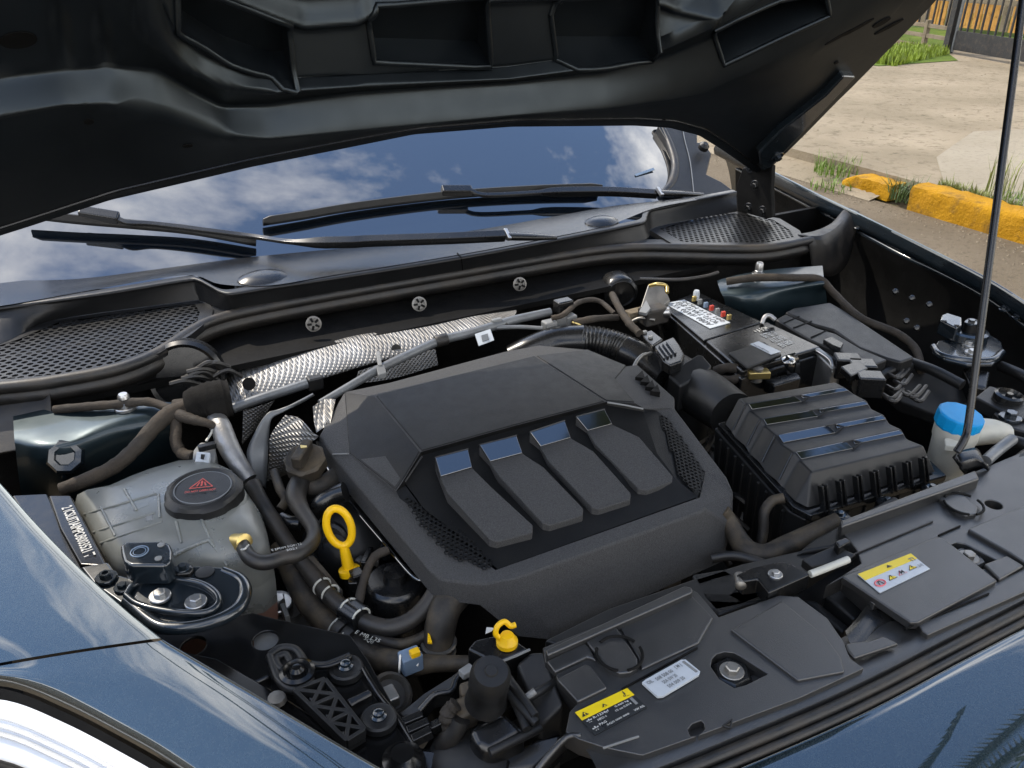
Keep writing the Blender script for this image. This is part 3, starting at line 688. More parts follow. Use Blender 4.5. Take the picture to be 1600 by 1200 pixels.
# ---- bay: firewall, inner panels, added light-blocking floor
fw_ = [p+V((0, .012, 0)) for p in spl]
FWL = surf('firewall', [[off(p, 0, .01, -.012) for p in fw_], [off(p, 0, .012, -.10) for p in fw_], [off(p, 0, -.01, -.30) for p in fw_], [off(p, 0, -.05, -.6) for p in fw_]], 'felt', CAR, nu=1, nv=5, label='black felt covered firewall under the scuttle')
for q in ((490, 506), (655, 475), (812, 444)):
    c = PY(*q, -.012 if q[0] != 490 else -.02); ax = V((-.25, -1, .35))
    pr = lathe('retaining_clip', c, ax, [(.0125, 0), (.0125, .0012), (.009, .0022), (.0085, .0005), (.003, .0005), (.001, .0006)], 'clip_metal', FWL, seg=20)
    a, b, n_ = frame(ax)
    for i in range(5):
        an = i*2*math.pi/5+.3; d = a*math.cos(an)+b*math.sin(an)
        bar('tooth', c+d*.010+n_*.003, c+d*.003+n_*.0045, .0035, .0008, 'dark', pr, bevel=0, up=n_)
for x0_, x1_ in ((.52, .90), (-.90, -.52)): box('sun_blocker', V(((x0_+x1_)/2, .035, .70)), abs(x1_-x0_), .01, .53, 'dark', FWL, bevel=0)  # plates added to keep sun off the inner wings
slab('light_block_floor', [V((-.85, .1, .48)), V((-.85, -.95, .48)), V((.9, -.95, .48)), V((.9, .1, .48))], .01, 'dark', CAR, bevel=0, label='dark slab added to close the bay bottom against ground light')  # slab added so no ground light comes up through the bay
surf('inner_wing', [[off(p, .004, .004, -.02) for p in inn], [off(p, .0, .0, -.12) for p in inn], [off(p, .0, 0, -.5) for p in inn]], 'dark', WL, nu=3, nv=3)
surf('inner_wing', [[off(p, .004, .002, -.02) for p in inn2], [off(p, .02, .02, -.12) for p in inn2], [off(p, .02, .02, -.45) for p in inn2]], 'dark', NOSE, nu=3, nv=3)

# ---- suspension turrets
TL = surf('suspension_turret', [[(20, 640, .93), (60, 636, .932), (130, 632, .934), (245, 628, .934), (300, 632, .925)], [(22, 680, .925), (60, 684, .926), (110, 680, .926), (180, 662, .930), (280, 655, .918)], [(24, 700, .915), (60, 706, .916), (112, 700, .917), (190, 682, .914), (282, 676, .900)], [(28, 735, .885), (70, 738, .885), (118, 738, .88), (200, 722, .868), (286, 706, .860)], [(36, 800, .82), (80, 800, .80), (130, 800, .80), (210, 780, .79), (292, 750, .79)]], 'paint_bay', CAR, nu=6, nv=6, angle=80, label='blue painted suspension turret behind the coolant tank')
lathe('plug', V(P(103, 714, .906)), (-.1, -.75, .65), [(.023, -.004), (.023, .003), (.020, .007), (.013, .0075), (.011, .004), (.001, .004)], 'bracket', TL, seg=8)
bolt(off(P(197, 640, .932), 0, 0, .004), (0, 0, 1), .0075, 'steel', TL, name='strut_nut'); lathe('stud', P(197, 638, .932), (0, 0, 1), [(.0075, 0), (.0075, .019), (.0055, .022)], 'steel', TL, seg=16)
for i in range(22):
    t = i/21; q = P(100+155*t, 748-50*t-14*math.sin(math.pi*t), .872-.006*t)
    tube('weld_bead', [q+V((0, .006, .007)), q+V((.001, -.004, .003))], .0032, 'paint_bay', TL, seg=6, sub=2)
TR = surf('suspension_turret', [[(1120, 438, .925), (1160, 428, .932), (1215, 420, .934), (1285, 415, .934)], [(1126, 456, .92), (1165, 452, .928), (1218, 446, .930), (1288, 440, .928)], [(1132, 470, .905), (1172, 474, .908), (1222, 466, .908), (1290, 454, .905)], [(1134, 500, .86), (1178, 506, .86), (1228, 500, .86), (1294, 486, .86)], [(1136, 540, .79), (1182, 548, .79), (1232, 540, .79), (1298, 520, .79)]], 'paint_bay', CAR, nu=6, nv=6, angle=80, label='blue painted suspension turret behind the battery')
bolt(P(1185, 428, .933), (0, 0, 1), .0065, 'steel', TR, name='strut_nut'); lathe('stud', P(1185, 427, .933), (0, 0, 1), [(.0075, 0), (.0075, .019), (.0055, .022)], 'steel', TR, seg=16)
slab('rubber_flap', [(-20, 612, .95), (62, 606, .95), (78, 612, .95), (84, 690, .905), (60, 698, .90), (-20, 712, .90)], V((0, .004, -.004)), 'rubber', CAR, bevel=.001, label='black rubber flap at the left end of the scuttle')
# ---- engine cover
def zc(x, y, z): return P(480+x*.4375, 540+y*.4377, z)
EC = bpy.data.objects.new('engine_cover', None); COL.objects.link(EC); EC.parent = CAR; EC['label'] = 'black plastic engine cover with four raised fins and honeycomb corners'
pts = dict(
 R0=(132, 165, .934), R1=(300, 130, .934), R2=(700, 22, .934), R3=(830, -2, .936), R4=(1000, 14, .938), R5=(1140, 72, .938),
 b=(240, 180, .953), e=(815, 36, .955), bm=(520, 108, .957), c=(405, 380, .944), f=(1070, 200, .946), cf=(735, 288, .947), i=(1100, 120, .947), j=(1172, 206, .944),
 m=(42, 322, .918), n=(88, 390, .915), n2=(150, 386, .924), d=(345, 480, .932), d2=(318, 520, .922), h0=(330, 545, .914),
 l=(1180, 66, .938), k=(1312, 184, .932), k2=(1312, 222, .928), g=(1205, 226, .938), dd=(1247, 232, .930),
 T1=(672, 802, .893), gg=(1402, 542, .895), ff=(1422, 452, .900), ee=(1290, 262, .922), bb=(1500, 470, .900), aa=(1522, 522, .893), aa2=(1420, 580, .894),
 p=(440, 806, .892), q=(480, 836, .889), r=(620, 852, .888), s=(748, 832, .892), t=(1412, 592, .893), u=(818, 946, .852), v=(1426, 702, .852),
 w=(756, 1000, .838), x=(868, 1012, .834), y=(1474, 742, .834), z=(1502, 640, .862))
nm = {k_: zc(*v_) for k_, v_ in pts.items()}
keys = list(nm); ix = {k_: a for a, k_ in enumerate(keys)}; vs = [nm[k_] for k_ in keys]
def F(s): return tuple(ix[q] for q in s.split())
fs = [F('R0 R1 b'), F('R1 R2 e bm b'), F('R2 R3 e'), F('R3 R4 e'), F('R4 R5 i e'), F('b bm cf c'), F('bm e f cf'), F('e i j f'), F('R0 b c n2'), F('n2 c d d2'), F('R0 n2 n m'),
      F('n n2 d2 h0 T1 s r q p'), F('R5 l k j i'), F('j k k2 dd g'), F('k2 bb ff ee dd'), F('bb aa z aa2 gg ff'), F('T1 gg aa2 t s'), F('s t v u'), F('s u x w r'), F('u v y x'), F('t aa2 z y v')]
# skirt all round
ring = 'R0 R1 R2 R3 R4 R5 l k k2 bb aa z y x w r q p n m'.split()
def sk(k_, dz):
    p_ = nm[k_].copy(); c_ = V((-.13, -.47, 0)); o_ = V((p_.x-c_.x, p_.y-c_.y, 0)).normalized(); return p_+o_*.003+V((0, 0, dz))
sk0 = len(vs); vs += [sk(k_, -.026 if k_ not in ('x', 'y', 'w') else -.012) for k_ in ring]
for a in range(len(ring)):
    b2 = (a+1) % len(ring); fs.append((ix[ring[a]], ix[ring[b2]], sk0+b2, sk0+a))
poly('shell', vs, fs, 'plastic_grain', EC, bevel=.0032, seg=3)
# smooth rear panel, let in
def inset(ks, sc_, dz):
    q = [nm[k_] for k_ in ks]; c_ = sum(q, V())/len(q); return [c_+(a-c_)*sc_+V((0, 0, dz)) for a in q]
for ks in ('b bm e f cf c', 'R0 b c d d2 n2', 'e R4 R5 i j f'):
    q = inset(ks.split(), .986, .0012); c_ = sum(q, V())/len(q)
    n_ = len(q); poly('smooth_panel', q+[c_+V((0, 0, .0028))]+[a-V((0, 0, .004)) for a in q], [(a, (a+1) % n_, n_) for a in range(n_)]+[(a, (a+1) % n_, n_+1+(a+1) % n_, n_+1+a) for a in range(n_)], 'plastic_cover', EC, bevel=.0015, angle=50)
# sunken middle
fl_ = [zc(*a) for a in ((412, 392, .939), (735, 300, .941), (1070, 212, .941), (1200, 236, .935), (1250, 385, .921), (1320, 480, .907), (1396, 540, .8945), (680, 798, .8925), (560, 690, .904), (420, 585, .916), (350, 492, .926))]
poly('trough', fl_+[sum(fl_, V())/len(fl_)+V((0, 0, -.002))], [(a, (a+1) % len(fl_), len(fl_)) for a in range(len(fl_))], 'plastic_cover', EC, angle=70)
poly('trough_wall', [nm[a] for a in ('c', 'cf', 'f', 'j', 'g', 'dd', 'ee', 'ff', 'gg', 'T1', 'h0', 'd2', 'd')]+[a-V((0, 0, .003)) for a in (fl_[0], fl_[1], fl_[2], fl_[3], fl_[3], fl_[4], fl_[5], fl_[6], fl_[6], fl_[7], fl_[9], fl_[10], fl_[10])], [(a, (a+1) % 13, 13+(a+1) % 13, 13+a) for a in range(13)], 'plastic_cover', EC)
# four fins
fins = [((455, 400), (575, 370), (590, 436), (475, 470), (500, 526), (660, 506), (806, 640), (803, 668), (676, 702), (650, 690)),
        ((613, 355), (748, 322), (770, 385), (652, 416), (682, 462), (845, 434), (986, 580), (984, 606), (866, 642), (840, 632)),
        ((793, 310), (920, 268), (942, 330), (832, 362), (858, 408), (1022, 376), (1156, 526), (1154, 549), (1040, 585), (1016, 576)),
        ((958, 255), (1062, 228), (1090, 281), (1000, 306), (1028, 352), (1186, 326), (1306, 466), (1303, 486), (1212, 518), (1182, 510))]
for A, B, C_, D, E_, F_, G1, G2, H1, H2 in fins:
    v = [zc(*A, .9475), zc(*B, .9475), zc(*C_, .9335), zc(*D, .9335), zc(*E_, .930), zc(*F_, .930), zc(*G1, .910), zc(*G2, .907), zc(*H1, .907), zc(*H2, .910)]
    bt = [a-V((0, 0, .03)) for a in v]; vv = v+bt
    o = [0, 1, 2, 5, 6, 7, 8, 9, 4, 3]
    ff_ = [(3, 2, 5, 4), (4, 5, 6, 7, 8, 9)]+[(o[a], o[(a+1) % 10], 10+o[(a+1) % 10], 10+o[a]) for a in range(10)]
    FN = poly('fin', vv, ff_, 'plastic_grain', EC, bevel=.0014)
    nn = (v[1]-v[0]).cross(v[3]-v[0]).normalized()
    if nn.z < 0: nn = -nn
    cc = (v[0]+v[1]+v[2]+v[3])/4
    q = [cc+(a-cc)*.97+nn*.0012 for a in v[:4]]
    poly('glossy_tip', q+[a-nn*.004 for a in v[:4]], [(0, 1, 2, 3), (0, 4, 5, 1), (1, 5, 6, 2), (2, 6, 7, 3), (3, 7, 4, 0)], 'gloss', FN, bevel=.0008)
    ln = [v[0]+nn*.0004, v[3]+nn*.0004]
    tube('edge_line', [v[1]+nn*.001, v[0]+nn*.001, v[3]+nn*.001], .0009, 'plastic', FN, seg=6, sub=1)
# honeycomb corners
hcL = [zc(*a) for a in ((332, 528, .9195), (420, 578, .914), (485, 602, .912), (575, 688, .903), (675, 794, .8935), (640, 800, .893), (520, 765, .896), (420, 665, .905))]
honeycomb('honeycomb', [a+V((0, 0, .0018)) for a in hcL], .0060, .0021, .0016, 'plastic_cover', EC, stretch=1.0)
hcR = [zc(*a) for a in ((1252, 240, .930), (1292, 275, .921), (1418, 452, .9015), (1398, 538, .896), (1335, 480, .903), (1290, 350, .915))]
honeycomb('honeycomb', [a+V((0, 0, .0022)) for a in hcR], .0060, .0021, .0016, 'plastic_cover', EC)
# vents at the rear corner
for (x0, y0) in ((1172, 112), (1190, 128), (1208, 146), (1226, 162)):
    q = [zc(x0, y0, .9455), zc(x0+25, y0-24, .9455), zc(x0+35, y0+4, .9445)]
    poly('vent', q+[a-V((0, 0, .008)) for a in q], [(0, 1, 2), (0, 1, 4, 3), (1, 2, 5, 4), (2, 0, 3, 5)], 'dark', EC)
tube('edge_line', [zc(90, 388, .9165), zc(148, 386, .9255)], .0009, 'grey_plastic', EC, seg=6, sub=2)
tube('edge_line', [zc(410, 396, .9445), zc(380, 440, .940), zc(350, 486, .931)], .0010, 'plastic', EC, seg=6, sub=2)
tube('edge_line', [zc(1072, 203, .947), zc(1130, 212, .946), zc(1200, 226, .9405)], .0012, 'grey_plastic', EC, seg=6, sub=2)
# rim along the left side of the cover
tube('edge_seal', [zc(36, 345, .900), zc(70, 430, .888), zc(150, 556, .880), zc(270, 700, .872), (648, 903, .866), (668, 900, .866)], .0022, 'gloss', EC, seg=8)

# ---- coolant tank
def zt(x, y, z): return P(x/3.5556, 680+y/3.5556, z)
CT = bpy.data.objects.new('coolant_tank', None); COL.objects.link(CT); CT.parent = CAR; CT['label'] = 'translucent whitish coolant tank with black screw cap'
out_ = [(412, 350), (560, 320), (690, 262), (820, 212), (1000, 160), (1180, 152), (1300, 208), (1398, 350), (1452, 430), (1480, 520), (1500, 640), (1420, 700), (1250, 730), (1050, 730), (800, 740), (640, 720), (520, 560)]
top_ = [zt(x, y, .888) for x, y in out_]; c_ = sum(top_, V())/len(top_)
lay = []
for sc_, dz in ((.62, .024), (.85, .016), (.96, .006), (1.0, -.006), (1.01, -.03), (1.0, -.034), (1.0, -.038), (1.01, -.042), (.99, -.075)):
    lay.append([c_+(a-c_)*sc_+V((0, 0, dz)) for a in top_])
n_ = len(top_); vs = [a for l in lay for a in l]+[c_+V((0, 0, .026))]
fs = [(l*n_+a, l*n_+(a+1) % n_, (l+1)*n_+(a+1) % n_, (l+1)*n_+a) for l in range(len(lay)-1) for a in range(n_)]+[(a, (a+1) % n_, len(vs)-1) for a in range(n_)]
poly('tank_body', vs, fs, 'tank', CT, angle=60, bevel=0)
from mathutils.bvhtree import BVHTree
TB = BVHTree.FromPolygons(vs, fs)
def on_tank(x, y, h=.0006):
    d = ray(x/3.5556, 680+y/3.5556).normalized(); hit = TB.ray_cast(CAM, d)
    return hit[0]-d*h if hit[0] is not None else zt(x, y, .90)
lowp = [zt(*q, .812) for q in ((1320, 700), (1500, 660), (1525, 770), (1500, 830), (1390, 880), (1340, 880), (1200, 800))]
low = [c_+(a-c_)*.99+V((0, 0, -.074)) for a in top_]+[c_+(a-c_)*.93+V((0, 0, -.14)) for a in top_]
poly('lower_tank', low, [(a, (a+1) % n_, n_+(a+1) % n_, n_+a) for a in range(n_)]+[tuple(range(n_, 2*n_))], 'tank_low', CT, angle=50)
for a, b_ in (((470, 440), (870, 325)), ((520, 540), (860, 432)), ((560, 600), (900, 480)), ((880, 330), (890, 460)), ((690, 300), (760, 420)), ((980, 480), (1010, 600)), ((560, 400), (640, 560)), ((1120, 470), (1180, 600))):
    tube('mould_rib', [on_tank(a[0]+(b_[0]-a[0])*t_/6, a[1]+(b_[1]-a[1])*t_/6, -.0004) for t_ in range(7)], .0018, 'tank', CT, seg=8, sub=4)
tube('mould_rib', [on_tank(*q) for q in ((962, 672), (1060, 622), (1148, 588), (1175, 600), (1262, 724))], .0022, 'tank', CT, seg=8)
slab('emblem', [on_tank(725, 392), on_tank(820, 358), on_tank(832, 388), on_tank(738, 420)], .0015, 'tank', CT, bevel=.0005)
slab('date_stamp', [on_tank(806, 436), on_tank(846, 430), on_tank(850, 470), on_tank(812, 478)], .0015, 'grey_plastic', CT, bevel=.0004)
cc = P(322, 786, .905)
lathe('neck', cc, (0, 0, 1), [(.046, -.012), (.046, .001), (.043, .004)], 'tank', CT)
cap = lathe('screw_cap', cc, (-.02, -.03, 1), [(.041, .002), (.0425, .005), (.0425, .018), (.040, .022), (.036, .0235), (.0335, .0215), (.031, .0215), (.001, .022)], 'plastic', CT, seg=60, knurl=((1, 2), 5, .045), angle=30)
tube('ring', [cc+V((.0315*math.cos(a*math.pi/12), .0315*math.sin(a*math.pi/12), .0222)) for a in range(25)], .0007, 'ink_grey', cap, seg=6, sub=2)
rr, uu = V((.95, -.30, 0)), V((.30, .95, 0)); tc_ = cc+V((0, .006, .0232))
def flatpoly(name, pts2, m_, par, o_=tc_, X_=rr, Y_=uu, lift=0):
    return link(name, mesh(name, [o_+X_*a+Y_*b_+V((0, 0, lift)) for a, b_ in pts2], [tuple(range(len(pts2)))]), m_, par, smooth=False)
for q in (((-.013, -.006), (-.0115, -.006), (0, .0105), (0, .0125)), ((.013, -.006), (.0115, -.006), (0, .0105), (0, .0125)), ((-.013, -.0075), (.013, -.0075), (.013, -.006), (-.013, -.006)), ((-.006, -.004), (-.004, -.004), (-.002, .004), (-.0035, .004)), ((-.001, -.004), (.001, -.004), (.001, .007), (-.001, .007)), ((.004, -.004), (.006, -.004), (.0035, .004), (.002, .004))):
    flatpoly('warning_triangle', q, 'red', cap)
text('DO NOT OPEN HOT', [tc_+rr*-.017+uu*-.0155, tc_+rr*.017+uu*-.0155, tc_+rr*-.017+uu*-.0115], 'red', cap, lift=0, bold=.02)
# warning strip beside the tank
ST = slab('warning_strip', [zt(265, 330, .905), zt(395, 330, .905), zt(580, 690, .905), zt(600, 730, .905), zt(440, 720, .905), zt(330, 520, .905)], .02, 'black_gloss', CAR, bevel=.003, label='black strip with white code letters beside the coolant tank')
o_ = zt(388, 392, .906); e_ = zt(520, 668, .906); d_ = (e_-o_); s_ = V((-d_.y, d_.x, 0)).normalized()*.0095
text('2 ICSLIITIAIMPOB003521 T', [o_-s_*.95, e_-s_*.95, o_+s_*.25], 'ink_white', ST, bold=.015)
slab('fixing_arm', [zt(60, 330, .895), zt(265, 320, .895), zt(440, 700, .895), zt(480, 740, .895), zt(400, 760, .895), zt(200, 560, .895)], .02, 'black_gloss', ST, bevel=.003)
# bonnet buffer and wing bracket
BR = slab('wing_bracket', [zt(*q, z) for q, z in (((440, 730), .905), ((600, 700), .905), ((650, 770), .906), ((770, 800), .908), ((960, 765), .908), ((1080, 722), .908), ((1250, 730), .908), ((1345, 770), .907), ((1380, 850), .906), ((1350, 945), .905), ((1250, 1012), .904), ((1100, 1060), .903), ((950, 1072), .902), ((810, 1050), .902), ((660, 930), .903), ((520, 830), .904))], .006, 'bracket', CAR, bevel=.003, seg=3, label='dark blue pressed bracket with two bolts by the near wing')
rimp = [zt(*q, .9065) for q in ((700, 905), (850, 1030), (960, 1055), (1100, 1042), (1240, 996), (1330, 935), (1362, 850), (1330, 785), (1240, 745))]
tube('rolled_edge', [a+V((0, 0, -.004)) for a in rimp], .0065, 'bracket', BR, seg=12)
oc_ = [zt(*q, .9085) for q in ((700, 890), (740, 835), (840, 800), (980, 800), (1120, 825), (1200, 880), (1210, 940), (1140, 985), (1000, 985), (860, 965), (760, 935), (700, 890))]
tube('pressed_ridge', oc_, .0034, 'bracket', BR, seg=10, sub=5)
for q in ((888, 893), (1088, 925)): bolt(zt(*q, .910), (0, -.05, 1), .0056, 'steel', BR)
bolt(zt(590, 790, .9075), (0, 0, 1), .0058, 'bracket', BR, socket=True); bolt(zt(680, 845, .906), (0, 0, 1), .0045, 'bracket', BR)
lathe('hole_plug', zt(1138, 762, .9085), (0, 0, 1), [(.0095, 0), (.0095, .0008), (.0085, .001)], 'plastic', BR, seg=28, sy=.95)
slab('tab', [zt(960, 735, .914), zt(1060, 705, .914), zt(1080, 735, .914), zt(1050, 765, .914), zt(965, 770, .914)], .01, 'plastic_smooth', BR, bevel=.003)
bolt(zt(1015, 738, .915), (0, 0, 1), .004, 'bracket', BR)
bfp = [zt(*q, .936) for q in ((672, 655), (665, 610), (700, 588), (905, 583), (945, 600), (958, 640), (955, 690), (920, 722), (720, 722), (685, 700))]
BF = slab('bonnet_buffer', bfp, .026, 'bracket', CAR, bevel=.004, seg=3, label='square black bonnet stop block with a faint ring')
for r_, w_ in ((.0085, .0007), (.006, .0004)):
    cc2 = zt(775, 645, .9366); tube('ring', [cc2+V((r_*math.cos(a*math.pi/10), r_*math.sin(a*math.pi/10), 0)) for a in range(21)], w_, 'clip_blue', BF, seg=6, sub=2)
for q, r_ in (((895, 610), .0036), ((880, 685), .0036)): lathe('dot', zt(*q, .9362), (0, 0, 1), [(r_, 0), (r_, .0008), (r_*.8, .001)], 'grey_plastic', BF, seg=20)

# ---- hoses and things left of the engine cover
def zh(x, y, z): return P(350+x/3.4289, 700+y/3.4289, z)
HOSE = tube('coolant_hose', [zh(95, 515, .902), zh(140, 588, .902), zh(215, 615, .900), (440, 872, .897), zh(400, 568, .894), zh(472, 505, .888), zh(478, 430, .888), zh(420, 340, .89), zh(385, 260, .892), zh(415, 170, .895), zh(470, 110, .895)], [.0078, .0082, .0082, .0082, .0082, .0084, .0086, .0095, .0125, .0125, .012], 'rubber', CAR, seg=16, label='black coolant hose looping from the tank outlet to the engine')
lathe('brass_elbow', zh(84, 505, .902), (.3, -.6, .2), [(.009, -.012), (.009, .002), (.0105, .003), (.0105, .009), (.007, .010)], 'brass', HOSE, seg=16)
tube('white_band', [zh(92, 545, .908), zh(112, 540, .911), zh(132, 520, .908)], .0011, 'ink_white', HOSE, seg=6)
o_, e_ = zh(258, 556, .9065), zh(418, 520, .9045); s_ = V((-(e_-o_).y, (e_-o_).x, 0)).normalized()*.0042
text('E EPDM 5Q0122', [o_, e_, o_+s_], 'ink_white', HOSE, lift=.0004); text('2021', [o_+(e_-o_)*.45-s_*1.1, o_+(e_-o_)*.8-s_*1.1, o_+(e_-o_)*.45-s_*.2], 'ink_white', HOSE, lift=.0)
H2_ = tube('heater_hose', [zh(150, 190, .90), zh(200, 290, .888), zh(270, 400, .875), zh(340, 510, .862), zh(440, 640, .85), zh(545, 770, .845), zh(640, 860, .842), zh(720, 912, .84), zh(810, 952, .838), zh(900, 962, .838), zh(1000, 925, .842), zh(1080, 850, .85), zh(1140, 760, .86)], .0095, 'rubber', CAR, seg=16, label='ribbed black heater hose with white rings and a plastic coupling')
lathe('coupling', zh(700, 890, .842), (zh(760, 930, .842)-zh(640, 850, .842)).normalized(), [(.0105, -.014), (.0135, -.013), (.0135, .013), (.0105, .014)], 'plastic_smooth', H2_, seg=32, knurl=((1, 2), 7, .08))
for q in ((525, 740), (570, 778), (668, 850), (735, 903)):
    c2 = zh(*q, .847); d2_ = (zh(600, 830, .845)-zh(500, 715, .847)).normalized(); a_, b2_, _ = frame(d2_)
    tube('white_ring', [c2+a_*math.cos(t_*.5)*.0103+b2_*math.sin(t_*.5)*.0103 for t_ in range(13)], .0012, 'white_plastic', H2_, seg=6, sub=2)
H3_ = tube('radiator_hose', [zh(300, 520, .85), zh(345, 610, .84), zh(400, 720, .83), zh(470, 840, .82), zh(590, 960, .815), zh(700, 1055, .815), zh(810, 1120, .815), zh(910, 1155, .82), zh(1010, 1160, .825), zh(1140, 1155, .825), zh(1330, 1155, .825)], [.014, .0145, .015, .015, .0145, .0145, .0145, .0145, .0125, .009, .0085], 'rubber_dusty', CAR, seg=18, label='thick dusty radiator hose running low past the oil filter')
for q, r_ in (((450, 780), .0153), ((640, 985), .0155), ((690, 1015), .0155)):
    c2 = zh(*q, .821); d2_ = (zh(700, 1055, .815)-zh(520, 890, .815)).normalized(); a_, b2_, _ = frame(d2_)
    lathe('band', c2, d2_, [(r_*.98, -.006), (r_*1.04, -.004), (r_*1.04, .004), (r_*.98, .006)], 'rubber' if q[0] != 690 else 'plastic', H3_, seg=28)
for q in ((622, 968), (672, 1030)):
    c2 = zh(*q, .8185); tube('white_ring', [c2+a_*math.cos(t_*.5)*.0158+b2_*math.sin(t_*.5)*.0158 for t_ in range(13)], .0011, 'white_plastic', H3_, seg=6, sub=2)
for s_t, qa, qb in (('E MB L35', (700, 1000, .838), (830, 1050, .838)), ('5Q0', (745, 1035, .832), (790, 1060, .832)), ('EDI', (592, 935, .834), (625, 955, .834))):
    o_, e_ = zh(*qa), zh(*qb); s_ = V((-(e_-o_).y, (e_-o_).x, 0)).normalized()*.005; text(s_t, [o_, e_, o_+s_], 'white_plastic', H3_, lift=.002)
CL = box('hose_clamp', zh(1000, 1140, .838), .022, .017, .022, 'clip_blue', H3_, bevel=.002); box('clamp_tab', zh(1022, 1098, .851), .010, .008, .007, 'yellow', H3_, bevel=.001)
for dx in (-.010, .010): bar('clamp_wire', zh(1000, 1180, .833)+V((dx-.004, -.004, .004)), zh(1000, 1110, .848)+V((dx, .002, .004)), .002, .002, 'steel', H3_, bevel=0)
H4_ = tube('charge_hose', [zh(1290, 700, .858), zh(1240, 780, .856), zh(1190, 850, .852), zh(1165, 930, .843), zh(1150, 1020, .828), zh(1145, 1110, .812)], [.0195, .0185, .0175, .017, .0165, .016], 'rubber_dusty', CAR, seg=18, label='short thick hose bending down from under the front of the engine cover')
for q in ((1150, 1040, .826), (1146, 1090, .816)):
    c2 = zh(*q); tube('clamp', [c2+V((math.cos(t_*.5)*.0175, math.sin(t_*.5)*.0175, .0)) for t_ in range(14)], .0022, 'zinc', H4_, seg=6, sub=2)
slab('yellow_tag', [zh(1092, 985, .842), zh(1104, 1000, .842), zh(1116, 1042, .842), zh(1090, 1040, .842)], .003, 'yellow', H4_, bevel=.0005)
tube('vent_pipe', [zh(650, 235, .90), zh(590, 255, .895), zh(520, 300, .885), zh(470, 360, .87)], [.0125, .0115, .0115, .0105], 'plastic_smooth', CAR, seg=16, label='short black pipe stub entering under the engine cover')
lathe('oil_filter_housing', zh(930, 870, .80), (0, 0, 1), [(.0355, -.06), (.0355, .040), (.034, .044), (.030, .047), (.014, .047), (.013, .058), (.001, .058)], 'plastic_smooth', CAR, seg=40, label='round glossy black oil filter housing beside the engine cover')
lathe('coolant_pump', zh(560, 510, .845), (-.45, -.75, .35), [(.026, -.02), (.026, .004), (.0225, .007), (.0225, .003), (.008, .003), (.007, .007), (.001, .007)], 'plastic_smooth', CAR, seg=36, label='round dark cap on the engine end beside the dipstick')
lathe('pulley_cover', zh(700, 480, .83), (.1, -.5, .8), [(.06, -.05), (.055, .0), (.046, .02), (.03, .03), (.001, .034)], 'plastic', CAR, seg=36, label='dark rounded cover on the engine end behind the dipstick')
# dipstick
DS = bpy.data.objects.new('oil_dipstick', None); COL.objects.link(DS); DS.parent = CAR; DS['label'] = 'yellow loop handle of the oil dipstick'
lc = zh(617, 425, .895); rx_ = V((1, -.35, 0)).normalized(); up_ = V((-.05, .25, 1)).normalized()
tube('handle_loop', [lc+rx_*(.0135*math.cos(t_*math.pi/12))+up_*(.0235*math.sin(t_*math.pi/12)) for t_ in range(25)], .0046, 'yellow', DS, seg=12, sub=2)
tube('stem', [lc-up_*.024, lc-up_*.040, lc-up_*.056], [.0055, .0065, .0075], 'yellow', DS, seg=12)
lathe('collar', lc-up_*.056, up_, [(.010, -.006), (.0125, -.004), (.0125, .003), (.009, .005)], 'yellow', DS, seg=20)
tube('guide_tube', [lc-up_*.058, lc-up_*.10, lc-up_*.16], [.010, .009, .008], 'plastic_smooth', DS, seg=12)
# oil filler cap
oc = zh(435, 70, .915)
OC = lathe('oil_filler_cap', oc, (-.2, -.3, 1), [(.023, -.012), (.0245, -.010), (.0245, .004), (.022, .007), (.001, .007)], 'rubber_dusty', CAR, seg=40, knurl=((1, 2), 8, .06), label='dusty black oil filler cap left of the engine cover')
box('grip', oc+V((-.003, -.003, .013)), .040, .013, .018, 'rubber_dusty', OC, ax=(V((.6, .7, .1)), V((-.7, .6, 0))), bevel=.003)
slab('mark', [oc+V((-.004, -.004, .0226)), oc+V((.003, -.006, .0226)), oc+V((.004, .001, .0226)), oc+V((-.003, .003, .0226))], .0006, 'brass', OC, bevel=0)
# ---- right half of the bay
def za(x, y, z): return P(850+x/3.75, 380+y/3.75, z)
def zb(x, y, z): return P(1150+x/3.3333, 380+y/3.3333, z)
def zs(x, y, z): return P(1050+x/2.909, 680+y/2.909, z)
def zl(x, y, z): return P(800+x/3.5556, 880+y/3.5556, z)
def zk(x, y, z): return P(400+x/3.5556, 950+y/3.5556, z)
def part(name, label, par=None):
    o = bpy.data.objects.new(name, None); COL.objects.link(o); o.parent = par or CAR; o['label'] = label; return o
# intake pipe
IP = part('intake_pipe', 'shiny black intake pipe with a ribbed bellows behind the engine cover')
tube('elbow', [(800, 560, .90), (830, 548, .912), (868, 536, .918), (912, 533, .920)], [.022, .024, .0265, .0265], 'plastic_smooth', IP, seg=24)
tube('bellows', [(910, 533, .920), (935, 536, .920), (960, 543, .918), (978, 550, .916)], .0258, 'plastic_smooth', IP, seg=24, sub=8, corrug=(0, 1, .045))
tube('cuff', [(975, 549, .916), (995, 558, .912), (1015, 570, .908), (1040, 590, .90)], [.0262, .026, .024, .024], 'plastic_smooth', IP, seg=24)
tube('clip_ring', [(988, 590, .915), (992, 570, .93), (1003, 556, .935), (1018, 552, .93)], .003, 'zinc', IP, seg=8)
